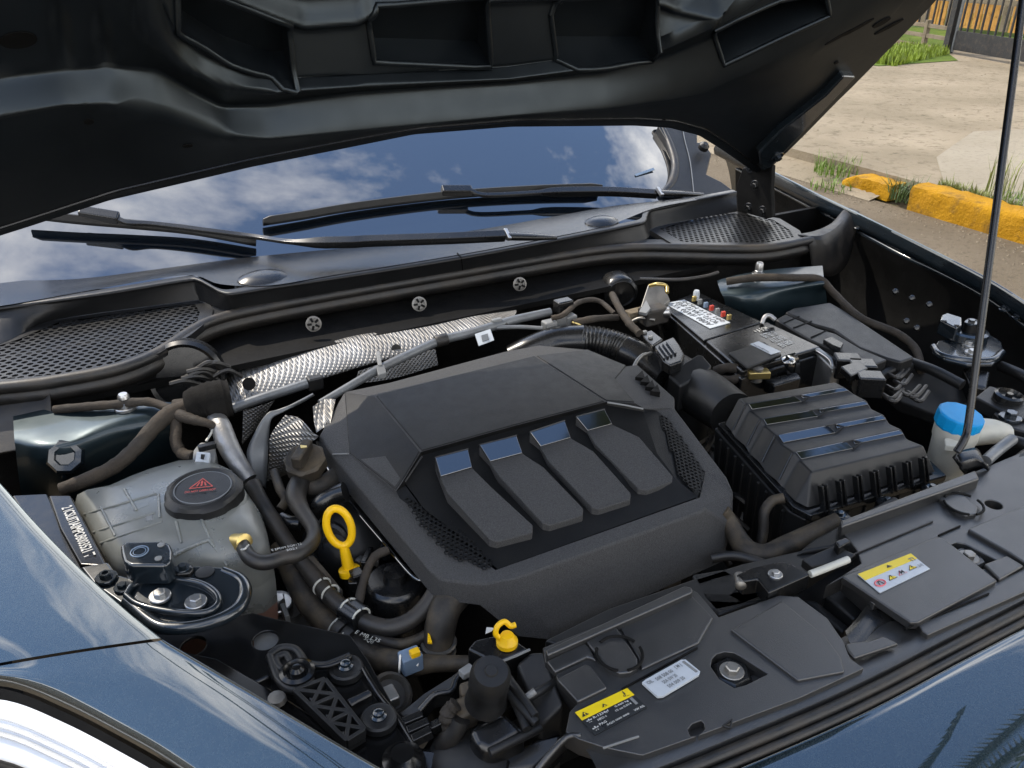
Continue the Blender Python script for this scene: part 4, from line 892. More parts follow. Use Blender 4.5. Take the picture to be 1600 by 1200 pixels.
# air duct into the filter box
AD = part('air_duct', 'dark moulded air duct joining bellows and filter box')
slab('flange', [za(725, 770, .915), za(760, 735, .92), za(900, 650, .925), za(930, 652, .925), za(985, 715, .92), za(960, 750, .915), za(800, 840, .905)], .045, 'plastic', AD, bevel=.004, seg=3)
tube('duct', [za(650, 700, .885), za(720, 740, .885), za(850, 830, .88), za(960, 900, .882), za(1100, 1000, .885)], [.03, .036, .040, .040, .036], 'plastic', AD, seg=24, flat=.9)
lathe('resonator', za(870, 960, .85), (0, 0, 1), [(.028, -.09), (.028, .02), (.024, .03), (.012, .035), (.001, .036)], 'plastic', AD, seg=28)
SN = slab('air_flow_sensor', [za(640, 600, .937), za(700, 570, .937), za(760, 545, .937), za(800, 600, .937), za(825, 650, .937), za(810, 690, .937), za(740, 715, .937), za(700, 690, .937)], .018, 'plastic_smooth', AD, bevel=.003)
for t_ in range(4): bar('rib', za(655+22*t_, 612-10*t_, .9385), za(705+22*t_, 680-10*t_, .9385), .0035, .004, 'plastic_smooth', SN, bevel=.0008)
slab('plug', [za(560, 530, .94), za(630, 505, .94), za(700, 560, .94), za(640, 600, .94)], .02, 'plastic_smooth', AD, bevel=.003)
for q in ((590, 520), (625, 550)): box('latch', za(*q, .942), .007, .005, .004, 'grey_plastic', SN, bevel=.0008)
tube('sensor_cable', [za(400, 300, .94), za(440, 380, .945), za(500, 470, .945), za(560, 530, .942)], .0062, 'tape', AD, seg=10, rough=.06)
# firewall grommet and brake bits
lathe('grommet', PY(968, 456, -.055), (-.35, -.95, .05), [(.032, -.03), (.032, .0), (.029, .010), (.024, .014), (.022, .010), (.006, .010), (.001, .012)], 'plastic_smooth', FWL, seg=32, sy=1.1)
MC = part('brake_master_cylinder', 'rusty and zinc plated brake fitting behind the battery')
slab('bracket_plate', [za(560, 390, .905), za(610, 240, .93), za(700, 245, .93), za(740, 330, .91), za(650, 400, .90)], .02, 'zinc', MC, bevel=.002)
tube('yellow_clip', [za(620, 250, .94), za(665, 240, .947), za(715, 250, .942), za(722, 290, .935)], .0035, 'brass', MC, seg=8)
box('valve', za(640, 420, .90), .05, .03, .03, 'engine', MC, bevel=.004); lathe('union', za(722, 405, .905), (1, -.8, .2), [(.010, -.02), (.010, .004), (.006, .006), (.001, .006)], 'steel', MC, seg=12)
box('rusty_bracket', za(540, 420, .895), .04, .02, .02, 'kerb_bare', MC, bevel=.002); tube('pipe', [za(480, 480, .885), za(560, 440, .90), za(650, 450, .90)], .003, 'zinc', MC, seg=8)
slab('fin', [za(555, 400, .915), za(600, 330, .925), za(625, 380, .92), za(600, 410, .915)], .006, 'grey_plastic', MC, bevel=.001)
# battery
BT = part('battery', 'black car battery with silver label strip and white print')
bt = [P(1030, 480, .893), P(1088, 458, .893), P(1290, 552, .893), P(1158, 592, .893)]
slab('case', bt, .17, 'plastic_smooth', BT, bevel=.003)
def bil(q, a, b_, dz=0): return q[0].lerp(q[1], a).lerp(q[3].lerp(q[2], a), b_)+V((0, 0, dz))
def patch(q, a0, a1, b0, b1, dz): return [bil(q, a0, b0, dz), bil(q, a1, b0, dz), bil(q, a1, b1, dz), bil(q, a0, b1, dz)]
slab('lid_step', patch(bt, .03, .97, .02, .56, .006), .008, 'plastic_smooth', BT, bevel=.002); slab('lid_step', patch(bt, .02, .98, .585, .98, .010), .012, 'plastic_smooth', BT, bevel=.004)
lab_ = [za(708, 352, .9005), za(822, 330, .9005), za(1092, 464, .9005), za(972, 498, .9005)]
LS = slab('label_strip', lab_, .0012, 'label_white', BT, bevel=0)
for b0, b1, s_ in ((.06, .34, '12V 69Ah 680A'), (.40, .66, 'EFB START-STOP'), (.72, .95, '5QM 915 105')):
    text(s_, [bil([lab_[3], lab_[0], lab_[1], lab_[2]], .08, b1, .0006) if 0 else bil(lab_, b1, .06, .0006), bil(lab_, b1, .94, .0006), bil(lab_, b0, .06, .0006)], 'ink_black', LS, lift=0, bold=0)
fcol = ['brass', 'grey_plastic', 'clip_blue', 'red', 'grey_plastic', 'red', 'brass']
for t_ in range(7): box('fuse', za(880+34*t_, 325+18*t_, .907), .008, .005, .010, fcol[t_], BT, bevel=.001)
lathe('vent_cap', za(893, 300, .912), (0, 0, 1), [(.006, -.01), (.006, .004), (.0045, .008)], 'label_white', BT, seg=14)
FL = slab('terminal_flap', [za(1080, 640, .914), za(1290, 575, .914), za(1395, 650, .914), za(1190, 728, .910)], .006, 'plastic', BT, bevel=.002)
WLb = slab('white_sticker', [za(1208, 590, .9148), za(1258, 574, .9148), za(1388, 634, .9148), za(1330, 651, .9148)], .0008, 'label_white', FL, bevel=0)
for t_ in range(3): bar('print_line', za(1228+26*t_, 590+12*t_, .9152), za(1250+34*t_, 606+16*t_, .9152), .0012, .0003, 'ink_grey', WLb, bevel=0)
q_ = [za(1215, 512, .9035), za(1300, 490, .9035), za(1480, 585, .9035), za(1400, 615, .9035)]
for b0, b1, s_ in ((.0, .2, '+ A 5QM'), (.26, .46, 'BATTERY 12V'), (.52, .74, '4 X Z 69 EA'), (.80, .98, 'EN 680A')):
    text(s_, [bil(q_, .05, b1), bil(q_, .95, b1), bil(q_, .05, b0)], 'ink_white', BT, bold=.012)
lathe('terminal_post', za(1245, 770, .893), (0, 0, 1), [(.010, -.01), (.009, .012), (.001, .013)], 'zinc', BT, seg=18)
box('terminal_clamp', za(1255, 765, .895), .034, .018, .012, 'brass', BT, ax=(V((.9, -.4, 0)), V((.4, .9, 0))), bevel=.002)
surf('hold_down_strap', [[za(1385, 665, .915), za(1400, 690, .915), za(1420, 730, .905), za(1425, 780, .885)], [za(1470, 640, .915), za(1490, 670, .915), za(1500, 710, .905), za(1500, 765, .885)]], 'gloss', BT, nu=4, nv=2, solid=.003)
slab('tray_edge', [za(1290, 800, .88), za(1480, 745, .88), za(1510, 790, .88), za(1350, 835, .88)], .02, 'plastic_smooth', BT, bevel=.003)
tube('ground_cable', [za(1000, 750, .885), za(1080, 730, .895), za(1160, 745, .895), za(1230, 765, .895)], .008, 'tape', BT, seg=10, rough=.1)
tube('ground_cable', [za(1020, 800, .875), za(1100, 800, .885), za(1180, 785, .888), za(1240, 775, .892)], .007, 'tape', BT, seg=10, rough=.1)
# fuse box
FB = part('fuse_box', 'flat black fuse box lid between battery and right wing')
slab('lid', [zb(255, 358, .905), zb(300, 335, .907), zb(490, 306, .907), zb(560, 345, .907), zb(930, 592, .905), zb(860, 618, .904), zb(790, 600, .904), zb(640, 540, .905), zb(510, 450, .905), zb(400, 420, .905)], .045, 'plastic', FB, bevel=.004, seg=3)
slab('front_step', [zb(205, 396, .905), zb(258, 368, .905), zb(420, 440, .905), zb(520, 470, .905), zb(650, 548, .905), zb(790, 606, .905), zb(722, 632, .904), zb(600, 585, .904), zb(470, 540, .904), zb(380, 500, .904)], .06, 'plastic', FB, bevel=.003)
for a_, b2_ in (((300, 440), (395, 405)), ((390, 490), (470, 455)), ((250, 415), (330, 380))): bar('joint', zb(*a_, .9055), zb(*b2_, .9055), .002, .0012, 'dark', FB, bevel=0)
slab('lid_clip', [zb(455, 500, .912), zb(500, 485, .912), zb(560, 520, .912), zb(545, 545, .912), zb(505, 530, .912)], .01, 'plastic_smooth', FB, bevel=.001)
for q in ((575, 640), (650, 670), (690, 735)): box('connector', zb(*q, .89), .040, .030, .035, 'plastic_smooth', FB, ax=(V((.8, -.55, 0)), V((.55, .8, 0))), bevel=.003)
slab('connector_top', [zb(545, 640, .908), zb(640, 610, .908), zb(690, 650, .908), zb(600, 690, .908)], .012, 'plastic_smooth', FB, bevel=.002)
EU = part('control_unit', 'ribbed aluminium control unit beside the fuse box')
slab('body', [zb(375, 530, .897), zb(400, 518, .897), zb(560, 620, .893), zb(545, 640, .893), zb(500, 650, .893)], .06, 'alu', EU, bevel=.003)
for t_ in range(3): tube('heat_rib', [zb(390+8*t_, 530+10*t_, .899), zb(470+10*t_, 585+12*t_, .897), zb(520-10*t_, 640+14*t_, .885), zb(500-10*t_, 700+8*t_, .865)], .0035, 'steel', EU, seg=8)
tube('wire_handle', [zb(135, 420, .905), zb(150, 385, .915), zb(175, 378, .917), zb(205, 400, .912)], .004, 'alu', BT, seg=8)
# filter box
AB = part('air_filter_box', 'black air filter box with stepped shiny lid')
bands = [((20, 806), (515, 722), (565, 748), (52, 838)), ((72, 872), (618, 786), (680, 818), (128, 915)), ((148, 952), (706, 862), (770, 892), (205, 1000)), ((236, 1046), (800, 940), (862, 968), (296, 1090)), ((330, 1132), (888, 1018), (975, 1052), (392, 1192))]
LID = part('lid', 'stepped lid with five flat bands', AB)
vs, fs = [], []; zz0 = [.940, .9335, .927, .9205, .914]
prev = None; left, right = [], []
for (a_, b2_, c2, d2_), z in zip(bands, zz0):
    q = [zb(*a_, z), zb(*b2_, z), zb(*c2, z), zb(*d2_, z)]
    s0 = len(vs); vs += q; fs.append((s0, s0+1, s0+2, s0+3)); left += [s0, s0+3]; right += [s0+1, s0+2]
    if prev is not None:
        # riser in three facets: shiny left half, notch, narrower right half
        fs.append((prev+3, prev+2, s0+1, s0))
    prev = s0
bodyv = [vs[a_] for a_ in left]; rv = [vs[a_] for a_ in right]
lo = [v_+V((-.022, -.002, -.034)) for v_ in bodyv]; ro = [v_+V((.014, 0, -.03)) for v_ in rv]
nL = len(vs); vs += lo; nR_ = len(vs); vs += ro
for a_ in range(9): fs.append((left[a_], left[a_+1], nL+a_+1, nL+a_)); fs.append((right[a_], right[a_+1], nR_+a_+1, nR_+a_))
fr = [vs[left[-1]]+V((-.016, -.018, -.036)), vs[right[-1]]+V((.012, -.018, -.034))]; nF = len(vs); vs += fr
fs.append((left[-1], right[-1], nF+1, nF)); fs.append((left[-1], nF, nL+9)); fs.append((right[-1], nR_+9, nF+1))
bk = [vs[0]+V((-.01, .01, -.03)), vs[1]+V((.01, .01, -.03))]; nB = len(vs); vs += bk; fs.append((0, 1, nB+1, nB))
poly('shell', vs, fs, 'plastic', LID, bevel=.0025, seg=2)
for t_ in range(4):
    a0, b0 = bands[t_], bands[t_+1]; z0, z1 = zz0[t_], zz0[t_+1]
    A_, B2, C2, D2 = zb(*a0[3], z0), zb(*a0[2], z0), zb(*b0[1], z1), zb(*b0[0], z1)
    nn = (B2-A_).cross(D2-A_).normalized(); nn = nn if nn.z > 0 else -nn
    m0 = .47
    for (u0, u1, w0, w1) in ((.02, m0, .06, .92), (m0+.06, .97, .08, .52)):
        q = [bil([A_, B2, C2, D2], u, w_)+nn*.0012 for u, w_ in ((u0, w0), (u1, w0), (u1+.02, w1), (u0, w1))]
        poly('glossy_facet', q+[v_-nn*.003 for v_ in q], [(0, 1, 2, 3), (0, 4, 5, 1), (1, 5, 6, 2), (2, 6, 7, 3), (3, 7, 4, 0)], 'gloss', LID, bevel=.0006)
    tube('edge_line', [bil([A_, B2, C2, D2], u, w_)+nn*.0022 for u, w_ in ((m0-.03, .05), (m0+.05, .12), (m0+.12, .5), (m0+.02, .9))], .0008, 'plastic', LID, seg=6, sub=1)
    tube('edge_line', [A_+V((-.001, 0, -.001)), A_+V((-.02, -.004, -.032))], .0012, 'plastic_smooth', LID, seg=6, sub=1)
fr0, fr1 = fr
LB = part('lower_box', 'ribbed lower half of the filter box', AB)
base = [lo[0]+V((-.004, .01, -.002)), lo[-1]+V((-.006, -.004, -.004)), fr0+V((-.004, -.010, -.004)), fr1+V((.012, -.010, -.004)), ro[-1]+V((.016, 0, -.004)), ro[0]+V((.014, .012, -.002))]
slab('rim', base, .010, 'plastic_smooth', LB, bevel=.002); slab('body', [v_+V((0, .006, -.0105)) for v_ in base], .2, 'plastic', LB, bevel=.003, taper=-.12)
for t_ in range(7):
    p_ = fr0.lerp(fr1, .08+.13*t_)+V((0, .001, .010))
    for dx in (0, .007): bar('clip_rib', p_+V((dx, .002, .016)), p_+V((dx, -.010, -.016)), .0025, .008, 'plastic_smooth', LID, bevel=.0006)
for t_ in range(3):
    p_ = fr0.lerp(fr1, .14+.36*t_)+V((0, -.022, -.006)); lathe('screw_boss', p_, (0, 0, 1), [(.013, -.012), (.013, 0), (.010, .002), (.004, .002), (.001, .001)], 'plastic_smooth', LB, seg=20)
    bolt(p_+V((0, 0, .002)), (0, 0, 1), .004, 'bracket', LB)
for t_ in range(9):
    p_ = base[0].lerp(base[1], .08+.105*t_)+V((-.001, 0, -.016)); bar('wall_rib', p_, p_+V((.010, .004, -.13)), .004, .006, 'plastic', LB, bevel=.001, up=V((1, 0, 0)))
for t_ in range(8):
    p_ = base[2].lerp(base[3], .05+.125*t_)+V((0, .006, -.016)); bar('wall_rib', p_, p_+V((0, .012, -.13)), .004, .006, 'plastic', LB, bevel=.001, up=V((0, 1, 0)))
o_, e_ = fr0.lerp(fr1, .50)+V((0, -.0125, -.0135)), fr0.lerp(fr1, .62)+V((0, -.0125, -.0135))
for t_ in range(3): text('5Q0 12', [o_+V((.0, .0, -.004-.005*t_)), e_+V((0, 0, -.004-.005*t_)), o_+V((0, 0, -.0005-.005*t_))], 'ink_white', LB, lift=.004)
tube('drain_hose', [zs(510, 285, .88), zs(455, 300, .875), zs(420, 350, .865), zs(415, 430, .845), zs(400, 510, .825)], .0065, 'rubber_dusty', CAR, seg=12, label='thin dusty hose dropping from the front of the filter box')
PH = tube('pressure_hose', [zs(225, 340, .875), zs(255, 385, .862), zs(300, 470, .85), zs(350, 530, .845), zs(430, 545, .845), zs(520, 505, .85), zs(600, 470, .858), zs(700, 420, .868), zs(760, 390, .875)], [.0095, .0105, .0125, .0135, .0135, .0135, .0135, .012, .011], 'rubber_dusty', CAR, seg=16, label='dusty hose curving round the right front corner of the engine cover')
tube('front_cable', [zs(180, 560, .845), zs(260, 548, .85), zs(340, 560, .85), zs(420, 585, .85)], .006, 'rubber', CAR, seg=10, label='black cable in front of the engine cover')

# ---- washer filler and prop rod
WF = part('washer_filler', 'white washer filler neck with bright blue cap')
cw = zb(1168, 905, .925)
lathe('cap', cw, (.05, -.12, 1), [(.0275, -.016), (.0295, -.012), (.0302, .001), (.0295, .0045), (.0275, .006), (.001, .0065)], 'blue_cap', WF, seg=14, angle=20, bevel=.0015)
nk = lathe('neck', cw, (0, 0, 1), [(.023, -.16), (.026, -.14), (.026, -.10), (.023, -.095), (.026, -.09), (.023, -.083), (.026, -.076), (.027, -.035), (.0285, -.03), (.0285, -.012)], 'white_plastic', WF, seg=32, angle=60)
tube('spout', [cw+V((.02, -.0, -.03)), cw+V((.055, -.012, -.032)), cw+V((.085, -.02, -.04))], [.02, .018, .014], 'white_plastic', WF, seg=14)
slab('grip', [zb(1085, 1010, .905), zb(1165, 1020, .905), zb(1165, 1060, .90), zb(1090, 1050, .90)], .01, 'white_plastic', WF, bevel=.002)
tp = PX(1604, -40, .50); b0 = P(1513, 662, .965); 
ROD = tube('prop_rod', [tp+(tp-b0).normalized()*.22, tp, b0.lerp(tp, .5), b0.lerp(tp, .15), b0, P(1506, 688, .950), P(1495, 706, .938)], .0048, 'plastic_smooth', CAR, seg=12, sub=6, label='thin black prop rod holding the bonnet open')
RC = surf('rod_clip', [[zb(1125, 1115, .905), zb(1160, 1085, .912), zb(1240, 1065, .912), zb(1270, 1080, .91)], [zb(1165, 1170, .90), zb(1180, 1140, .908), zb(1250, 1120, .91), zb(1300, 1150, .905)], [zb(1195, 1210, .885), zb(1215, 1185, .893), zb(1270, 1165, .897), zb(1320, 1190, .89)]], 'plastic_smooth', CAR, nu=4, nv=4, solid=.004, label='black clip at the foot of the prop rod')
tube('grey_pipe', [zb(1300, 1135, .895), zb(1350, 1090, .895), zb(1400, 1050, .898), zb(1440, 1020, .90)], .0075, 'pipe_grey', RC, seg=12)
# far wing bracket
B2R = slab('wing_bracket', [zb(*q, .902) for q in ((1022, 560), (1050, 505), (1130, 490), (1240, 470), (1330, 478), (1385, 510), (1398, 575), (1340, 628), (1210, 630), (1090, 600))], .007, 'bracket', CAR, bevel=.003, label='dark blue bracket with two bolts by the far wing')
tube('rolled_edge', [zb(*q, .901) for q in ((1030, 540), (1070, 585), (1200, 612), (1330, 610), (1385, 570))], .006, 'bracket', B2R, seg=10)
for q in ((1210, 527), (1226, 570)): bolt(zb(*q, .904), (0, -.05, 1), .0055, 'steel', B2R)
lathe('dish', zb(1200, 490, .903), (0, 0, 1), [(.032, 0), (.032, .012), (.026, .014), (.022, .006), (.001, .006)], 'bracket', B2R, seg=28)
BF2 = slab('bonnet_buffer', [zb(*q, .930) for q in ((1062, 398), (1070, 372), (1098, 360), (1180, 386), (1178, 425), (1150, 442))], .026, 'bracket', CAR, bevel=.003, seg=3, label='small block on the far wing bracket mirroring the sky')
for q in ((1085, 405), (1150, 428)): slab('slot', [zb(q[0]-14, q[1]-5, .9305), zb(q[0]+12, q[1]-3, .9305), zb(q[0]+14, q[1]+6, .9305), zb(q[0]-12, q[1]+4, .9305)], .0008, 'dark', BF2, bevel=0)
bolt(zb(1226, 415, .93), (0, 0, 1), .0055, 'bracket', B2R); lathe('rubber_stop', zb(1226, 430, .918), (0, 0, 1), [(.012, -.02), (.012, .006), (.009, .01)], 'rubber', B2R, seg=18)
for q in ((830, 252), (916, 286), (1006, 320), (888, 406), (942, 442)):
    p_ = PX(1150+q[0]/3.3333, 380+q[1]/3.3333, .70 if q[1] < 350 else .66); lathe('body_plug', p_, (-.8, -.5, .5), [(.0055, -.004), (.0055, .002), (.0035, .004), (.001, .0042)], 'plastic_smooth', WR, seg=14)
tube('wiring_loom', [(1135, 440, .935), (1180, 434, .945), (1240, 434, .945), (1280, 436, .93), (1300, 455, .915), (1325, 480, .91), (1350, 500, .905), (1400, 520, .895), (1430, 545, .885), (1440, 580, .87)], .007, 'tape', CAR, seg=10, rough=.05, label='taped wiring loom running over the far turret and along the wing')
tube('wire_pair', [(1000, 436, .93), (1060, 437, .935), (1100, 432, .935), (1122, 426, .935)], .0035, 'rubber', CAR, seg=8, label='thin black wires below the scuttle behind the battery')
# headlamp carrier at the far right
HC = part('headlamp_carrier', 'black carrier and brackets behind the far headlamp')
slab('panel', [zb(1245, 800, .90), zb(1320, 740, .90), zb(1500, 790, .90), zb(1620, 850, .90), zb(1620, 960, .90), zb(1400, 880, .90)], .02, 'plastic', HC, bevel=.003)
slab('tongue', [zb(1340, 880, .895), zb(1400, 860, .895), zb(1600, 950, .895), zb(1600, 1010, .895), zb(1430, 960, .895)], .02, 'plastic', HC, bevel=.003); bolt(zb(1430, 906, .898), (0, 0, 1), .008, 'bracket', HC)
lathe('adjuster', zb(1420, 800, .905), (.1, -.1, 1), [(.024, -.01), (.024, .004), (.019, .006), (.017, 0), (.006, 0), (.005, .006), (.001, .006)], 'plastic_smooth', HC, seg=24, sy=.8)
slab('bar_', [zb(1180, 640, .89), zb(1330, 660, .89), zb(1310, 760, .88), zb(1220, 740, .88)], .03, 'plastic_smooth', HC, bevel=.006)
for q0, q1 in (((1380, 640), (1600, 760)), ((1400, 1020), (1600, 1100)), ((1420, 1180), (1600, 1060)), ((880, 610), (1180, 740)), ((740, 700), (900, 640))): tube('brace', [zb(*q0, .88), zb((q0[0]+q1[0])/2, (q0[1]+q1[1])/2-12, .885), zb(*q1, .88)], .009, 'plastic', HC, seg=8)
slab('trough', [zb(900, 620, .875), zb(1180, 720, .86), zb(1250, 820, .84), zb(1060, 900, .82), zb(860, 830, .82), zb(740, 720, .84)], .02, 'plastic', HC, bevel=.004)
for t_ in range(10):
    rnd = random.Random(t_); x, y = 740+rnd.random()*180, 660+rnd.random()*150
    tube('cable', [zb(x, y, .885), zb(x+50, y+20, .89), zb(x+90+20*rnd.random(), y-30, .885)], .003, 'rubber', HC, seg=6)

# ---- slam panel across the front
Zs = .892
SP = part('front_cover_panel', 'black plastic cover panel across the front of the engine bay')
LP = slab('left_plate', [(848, 1012, Zs), (1080, 920, Zs), (1090, 926, Zs), (1123, 964, Zs), (1217, 930, Zs), (1247, 932, Zs), (1293, 966, Zs), (1318, 1002, Zs), (1328, 1028, Zs), (1350, 1044, Zs), (1250, 1090, Zs), (1100, 1146, Zs), (1004, 1180, Zs), (945, 1168, Zs), (905, 1155, Zs), (884, 1143, Zs), (890, 1112, Zs), (903, 1098, Zs), (870, 1060, Zs), (868, 1048, Zs), (852, 1034, Zs)], .02, 'slam', SP, bevel=.0025, seg=2)
RP = slab('right_plate', [(1290, 915, Zs), (1345, 880, Zs), (1338, 858, Zs), (1318, 834, Zs), (1311, 818, Zs), (1440, 768, Zs), (1524, 736, Zs), (1660, 680, Zs), (1720, 850, Zs), (1600, 925, Zs), (1450, 992, Zs), (1440, 985, Zs), (1424, 955, Zs), (1408, 942, Zs), (1385, 938, Zs), (1366, 944, Zs), (1318, 902, Zs)], .02, 'slam', SP, bevel=.0025, seg=2)
def D(pts_, f_, z0, z1):
    t_ = [f_(*q, z0) for q in pts_]; b_ = [v_+V((0, 0, z1-z0)) for v_ in t_]; n_ = len(t_)
    return poly('cutter', t_+b_, [tuple(range(n_)), tuple(range(2*n_-1, n_-1, -1))]+[(i_, (i_+1) % n_, n_+(i_+1) % n_, n_+i_) for i_ in range(n_)], 'slam')
pocL = [(1112, 520), (1120, 480), (1145, 452), (1190, 440), (1240, 445), (1275, 462), (1432, 562), (1310, 622), (1245, 640), (1160, 590)]
pocR = [(1262, 490), (1275, 462), (1305, 448), (1345, 455), (1505, 535), (1418, 572), (1372, 562), (1300, 525)]
def circ(c_, r_, dz0=.02, dz1=-.05):
    vs_ = [c_+V((math.cos(t_*.2618)*r_, math.sin(t_*.2618)*r_, dz)) for dz in (dz0, dz1) for t_ in range(24)]
    return poly('cutter', vs_, [tuple(range(24)), tuple(range(47, 23, -1))]+[(i_, (i_+1) % 24, 24+(i_+1) % 24, 24+i_) for i_ in range(24)], 'slam')
slotL = [(985, 870), (1010, 838), (1060, 820), (1075, 835), (1080, 865), (1040, 905), (1000, 905)]
cutout(LP, [D(pocL, zl, Zs+.012, Zs-.06), circ(zl(415, 682, Zs), .0095), D(slotL, zl, Zs+.012, Zs-.06)])
cutout(RP, [D(pocR, zs, Zs+.012, Zs-.06), circ(zs(1462, 315, Zs), .0095)])
for pc, f_, bq_ in ((pocL, zl, (1225, 580)), (pocR, zs, (1352, 540))):
    t_ = [f_(*q, Zs) for q in pc]; c_ = sum(t_, V())/len(t_)
    slab('pocket_floor', [c_+(v_-c_)*1.06-V((0, 0, .016)) for v_ in t_], .006, 'plastic', SP, bevel=0)
    bc = f_(*bq_, Zs)-V((0, 0, .012))
    lathe('rubber_cup', bc, (0, 0, 1), [(.021, -.004), (.0205, .004), (.016, .008), (.013, .008)], 'plastic_smooth', SP, seg=6); bolt(bc+V((0, 0, .007)), (0, 0, 1), .0062, 'zinc', SP)
# raised fields
def raised(name, pts_, f_, h_, par, m_='slam', bv=.002): return slab(name, [f_(*q, Zs+h_) for q in pts_], h_+.004, m_, par, bevel=bv)
raised('raised_field', [(185, 480), (960, 122), (1002, 135), (1004, 160), (196, 512)], zl, .010, SP)
raised('raised_field', [(190, 540), (405, 440), (435, 470), (470, 540), (420, 520), (238, 605)], zl, .004, SP)
tabL = [(410, 432), (580, 352), (640, 440), (700, 530), (700, 575), (660, 605), (600, 612), (550, 590), (500, 540)]
raised('boss_tab', tabL, zl, .006, SP)
raised('raised_field', [(600, 356), (1000, 178), (1120, 300), (1040, 440), (720, 590), (700, 520)], zl, .003, SP)
raised('raised_field', [(245, 640), (410, 556), (440, 570), (530, 690), (365, 770)], zl, .004, SP)
for c_, r_ in ((zl(597, 500, Zs+.0062), .0215), (zs(1326, 312, Zs+.0052), .0215)):
    for k_ in range(3):
        a0 = k_*2*math.pi/3+.25
        tube('ring_groove', [c_+V((r_*math.cos(a0+t_*.17), r_*math.sin(a0+t_*.17), .0001)) for t_ in range(11)], .0016, 'dark', SP, seg=6, sub=2)
raised('raised_field', [(770, 640), (1205, 458), (1240, 470), (1480, 660), (1120, 850), (1085, 850)], zs, .006, SP)
raised('raised_field', [(1345, 425), (1620, 310), (1700, 480), (1615, 585), (1530, 530)], zs, .005, SP)
raised('raised_field', [(1418, 584), (1522, 545), (1600, 592), (1490, 655)], zs, .004, SP)
raised('boss_tab', [(1190, 268), (1285, 232), (1395, 330), (1385, 358), (1340, 365), (1290, 345)], zs, .005, SP)
raised('ridge', [(765, 385), (1380, 155), (1400, 195), (770, 415)], zs, .014, SP, bv=.003)
raised('raised_field', [(1215, 365), (1310, 315), (1500, 205), (1740, 400), (1830, 520), (1850, 600), (1590, 650)], zl, .0030, SP)
# front rail and seal
rail = [(930, 1196, .884), (1000, 1170, .884), (1100, 1131, .884), (1250, 1071, .884), (1350, 1026, .884), (1450, 976, .884), (1600, 902, .884), (1720, 838, .884)]
rl = [P(*q) for q in rail]
surf('front_rail', [[off(p, .004, .03, -.004) for p in rl], [off(p, .002, .012, -.001) for p in rl], rl, [off(p, -.003, -.009, .002) for p in rl], [off(p, -.006, -.021, .000) for p in rl], [off(p, -.007, -.024, -.012) for p in rl]], 'slam', SP, nu=4, nv=3)
tube('front_seal', [off(p, -.009, -.029, -.004) for p in rl], .0052, 'rubber', SP, seg=10, sub=5)
tube('front_seal', [off(p, -.011, -.0375, -.008) for p in rl], .0040, 'rubber', SP, seg=10, sub=5)
# underside box so the edge has depth
slab('latch_well', [(1200, 930, .80), (1340, 860, .80), (1450, 980, .80), (1330, 1040, .80)], .02, 'plastic', SP, bevel=.004)
slab('well_beam', [zs(690, 720, .862), zs(760, 690, .862), zs(900, 800, .862), zs(830, 840, .862)], .05, 'plastic', SP, bevel=.004)
slab('well_beam', [zs(590, 740, .85), zs(660, 750, .85), zs(810, 870, .85), zs(780, 900, .85)], .05, 'plastic', SP, bevel=.004)
ar = [zs(*q, .884) for q in ((800, 925), (850, 870), (890, 815), (930, 785), (975, 772), (1025, 790), (1060, 830), (1075, 870))]
surf('bonnet_catch_guide', [[off(p, .002, .006, .004) for p in ar], ar, [off(p, -.012, -.022, -.006) for p in ar], [off(p, -.014, -.024, -.05) for p in ar]], 'plastic_smooth', SP, nu=4, nv=3, angle=60)
raised('raised_field', [(785, 945), (900, 930), (960, 910), (1032, 945), (830, 1012), (800, 980)], zs, .001, SP)
LK = part('bonnet_lock', 'black bonnet lock housing with a white release cable')
slab('housing', [zs(*q, .900) for q in ((292, 632), (360, 600), (500, 572), (545, 585), (630, 632), (440, 716), (390, 655), (330, 664))], .02, 'plastic_smooth', LK, bevel=.002)
bolt(zs(470, 632, .901), (0, 0, 1), .004, 'steel', LK); lathe('cable_nipple', zs(310, 668, .893), (-.6, -.8, 0), [(.006, -.01), (.006, .006), (.003, .008)], 'zinc', LK, seg=12)
tube('release_cable', [zs(628, 632, .898), zs(700, 605, .900), zs(800, 565, .900)], .0040, 'white_plastic', LK, seg=12)
slab('cable_bracket', [zs(590, 560, .895), zs(740, 500, .895), zs(840, 540, .895), zs(800, 570, .89), zs(640, 600, .89)], .012, 'plastic', LK, bevel=.002)
slab('cable_clip', [zs(740, 480, .905), zs(790, 462, .905), zs(815, 480, .905), zs(760, 510, .905)], .02, 'plastic_smooth', LK, bevel=.002)
slab('wide_ledge', [zl(1000, 60, .872), zl(1180, 30, .872), zl(1420, 180, .872), zl(1150, 290, .872), zl(1060, 190, .872)], .03, 'plastic', SP, bevel=.003)
slab('rear_ledge', [(850, 1000, .872), (950, 950, .872), (1080, 905, .872), (1160, 880, .872), (1290, 850, .872), (1330, 860, .872), (1210, 935, .872), (1120, 955, .872), (1070, 930, .872), (880, 1010, .872)], .02, 'plastic', SP, bevel=.003)
slab('carrier_beam', [zs(560, 540, .875), zs(640, 470, .88), zs(770, 400, .885), zs(1010, 270, .885), zs(1050, 300, .885), zs(800, 420, .885), zs(780, 500, .88)], .03, 'plastic', SP, bevel=.004)
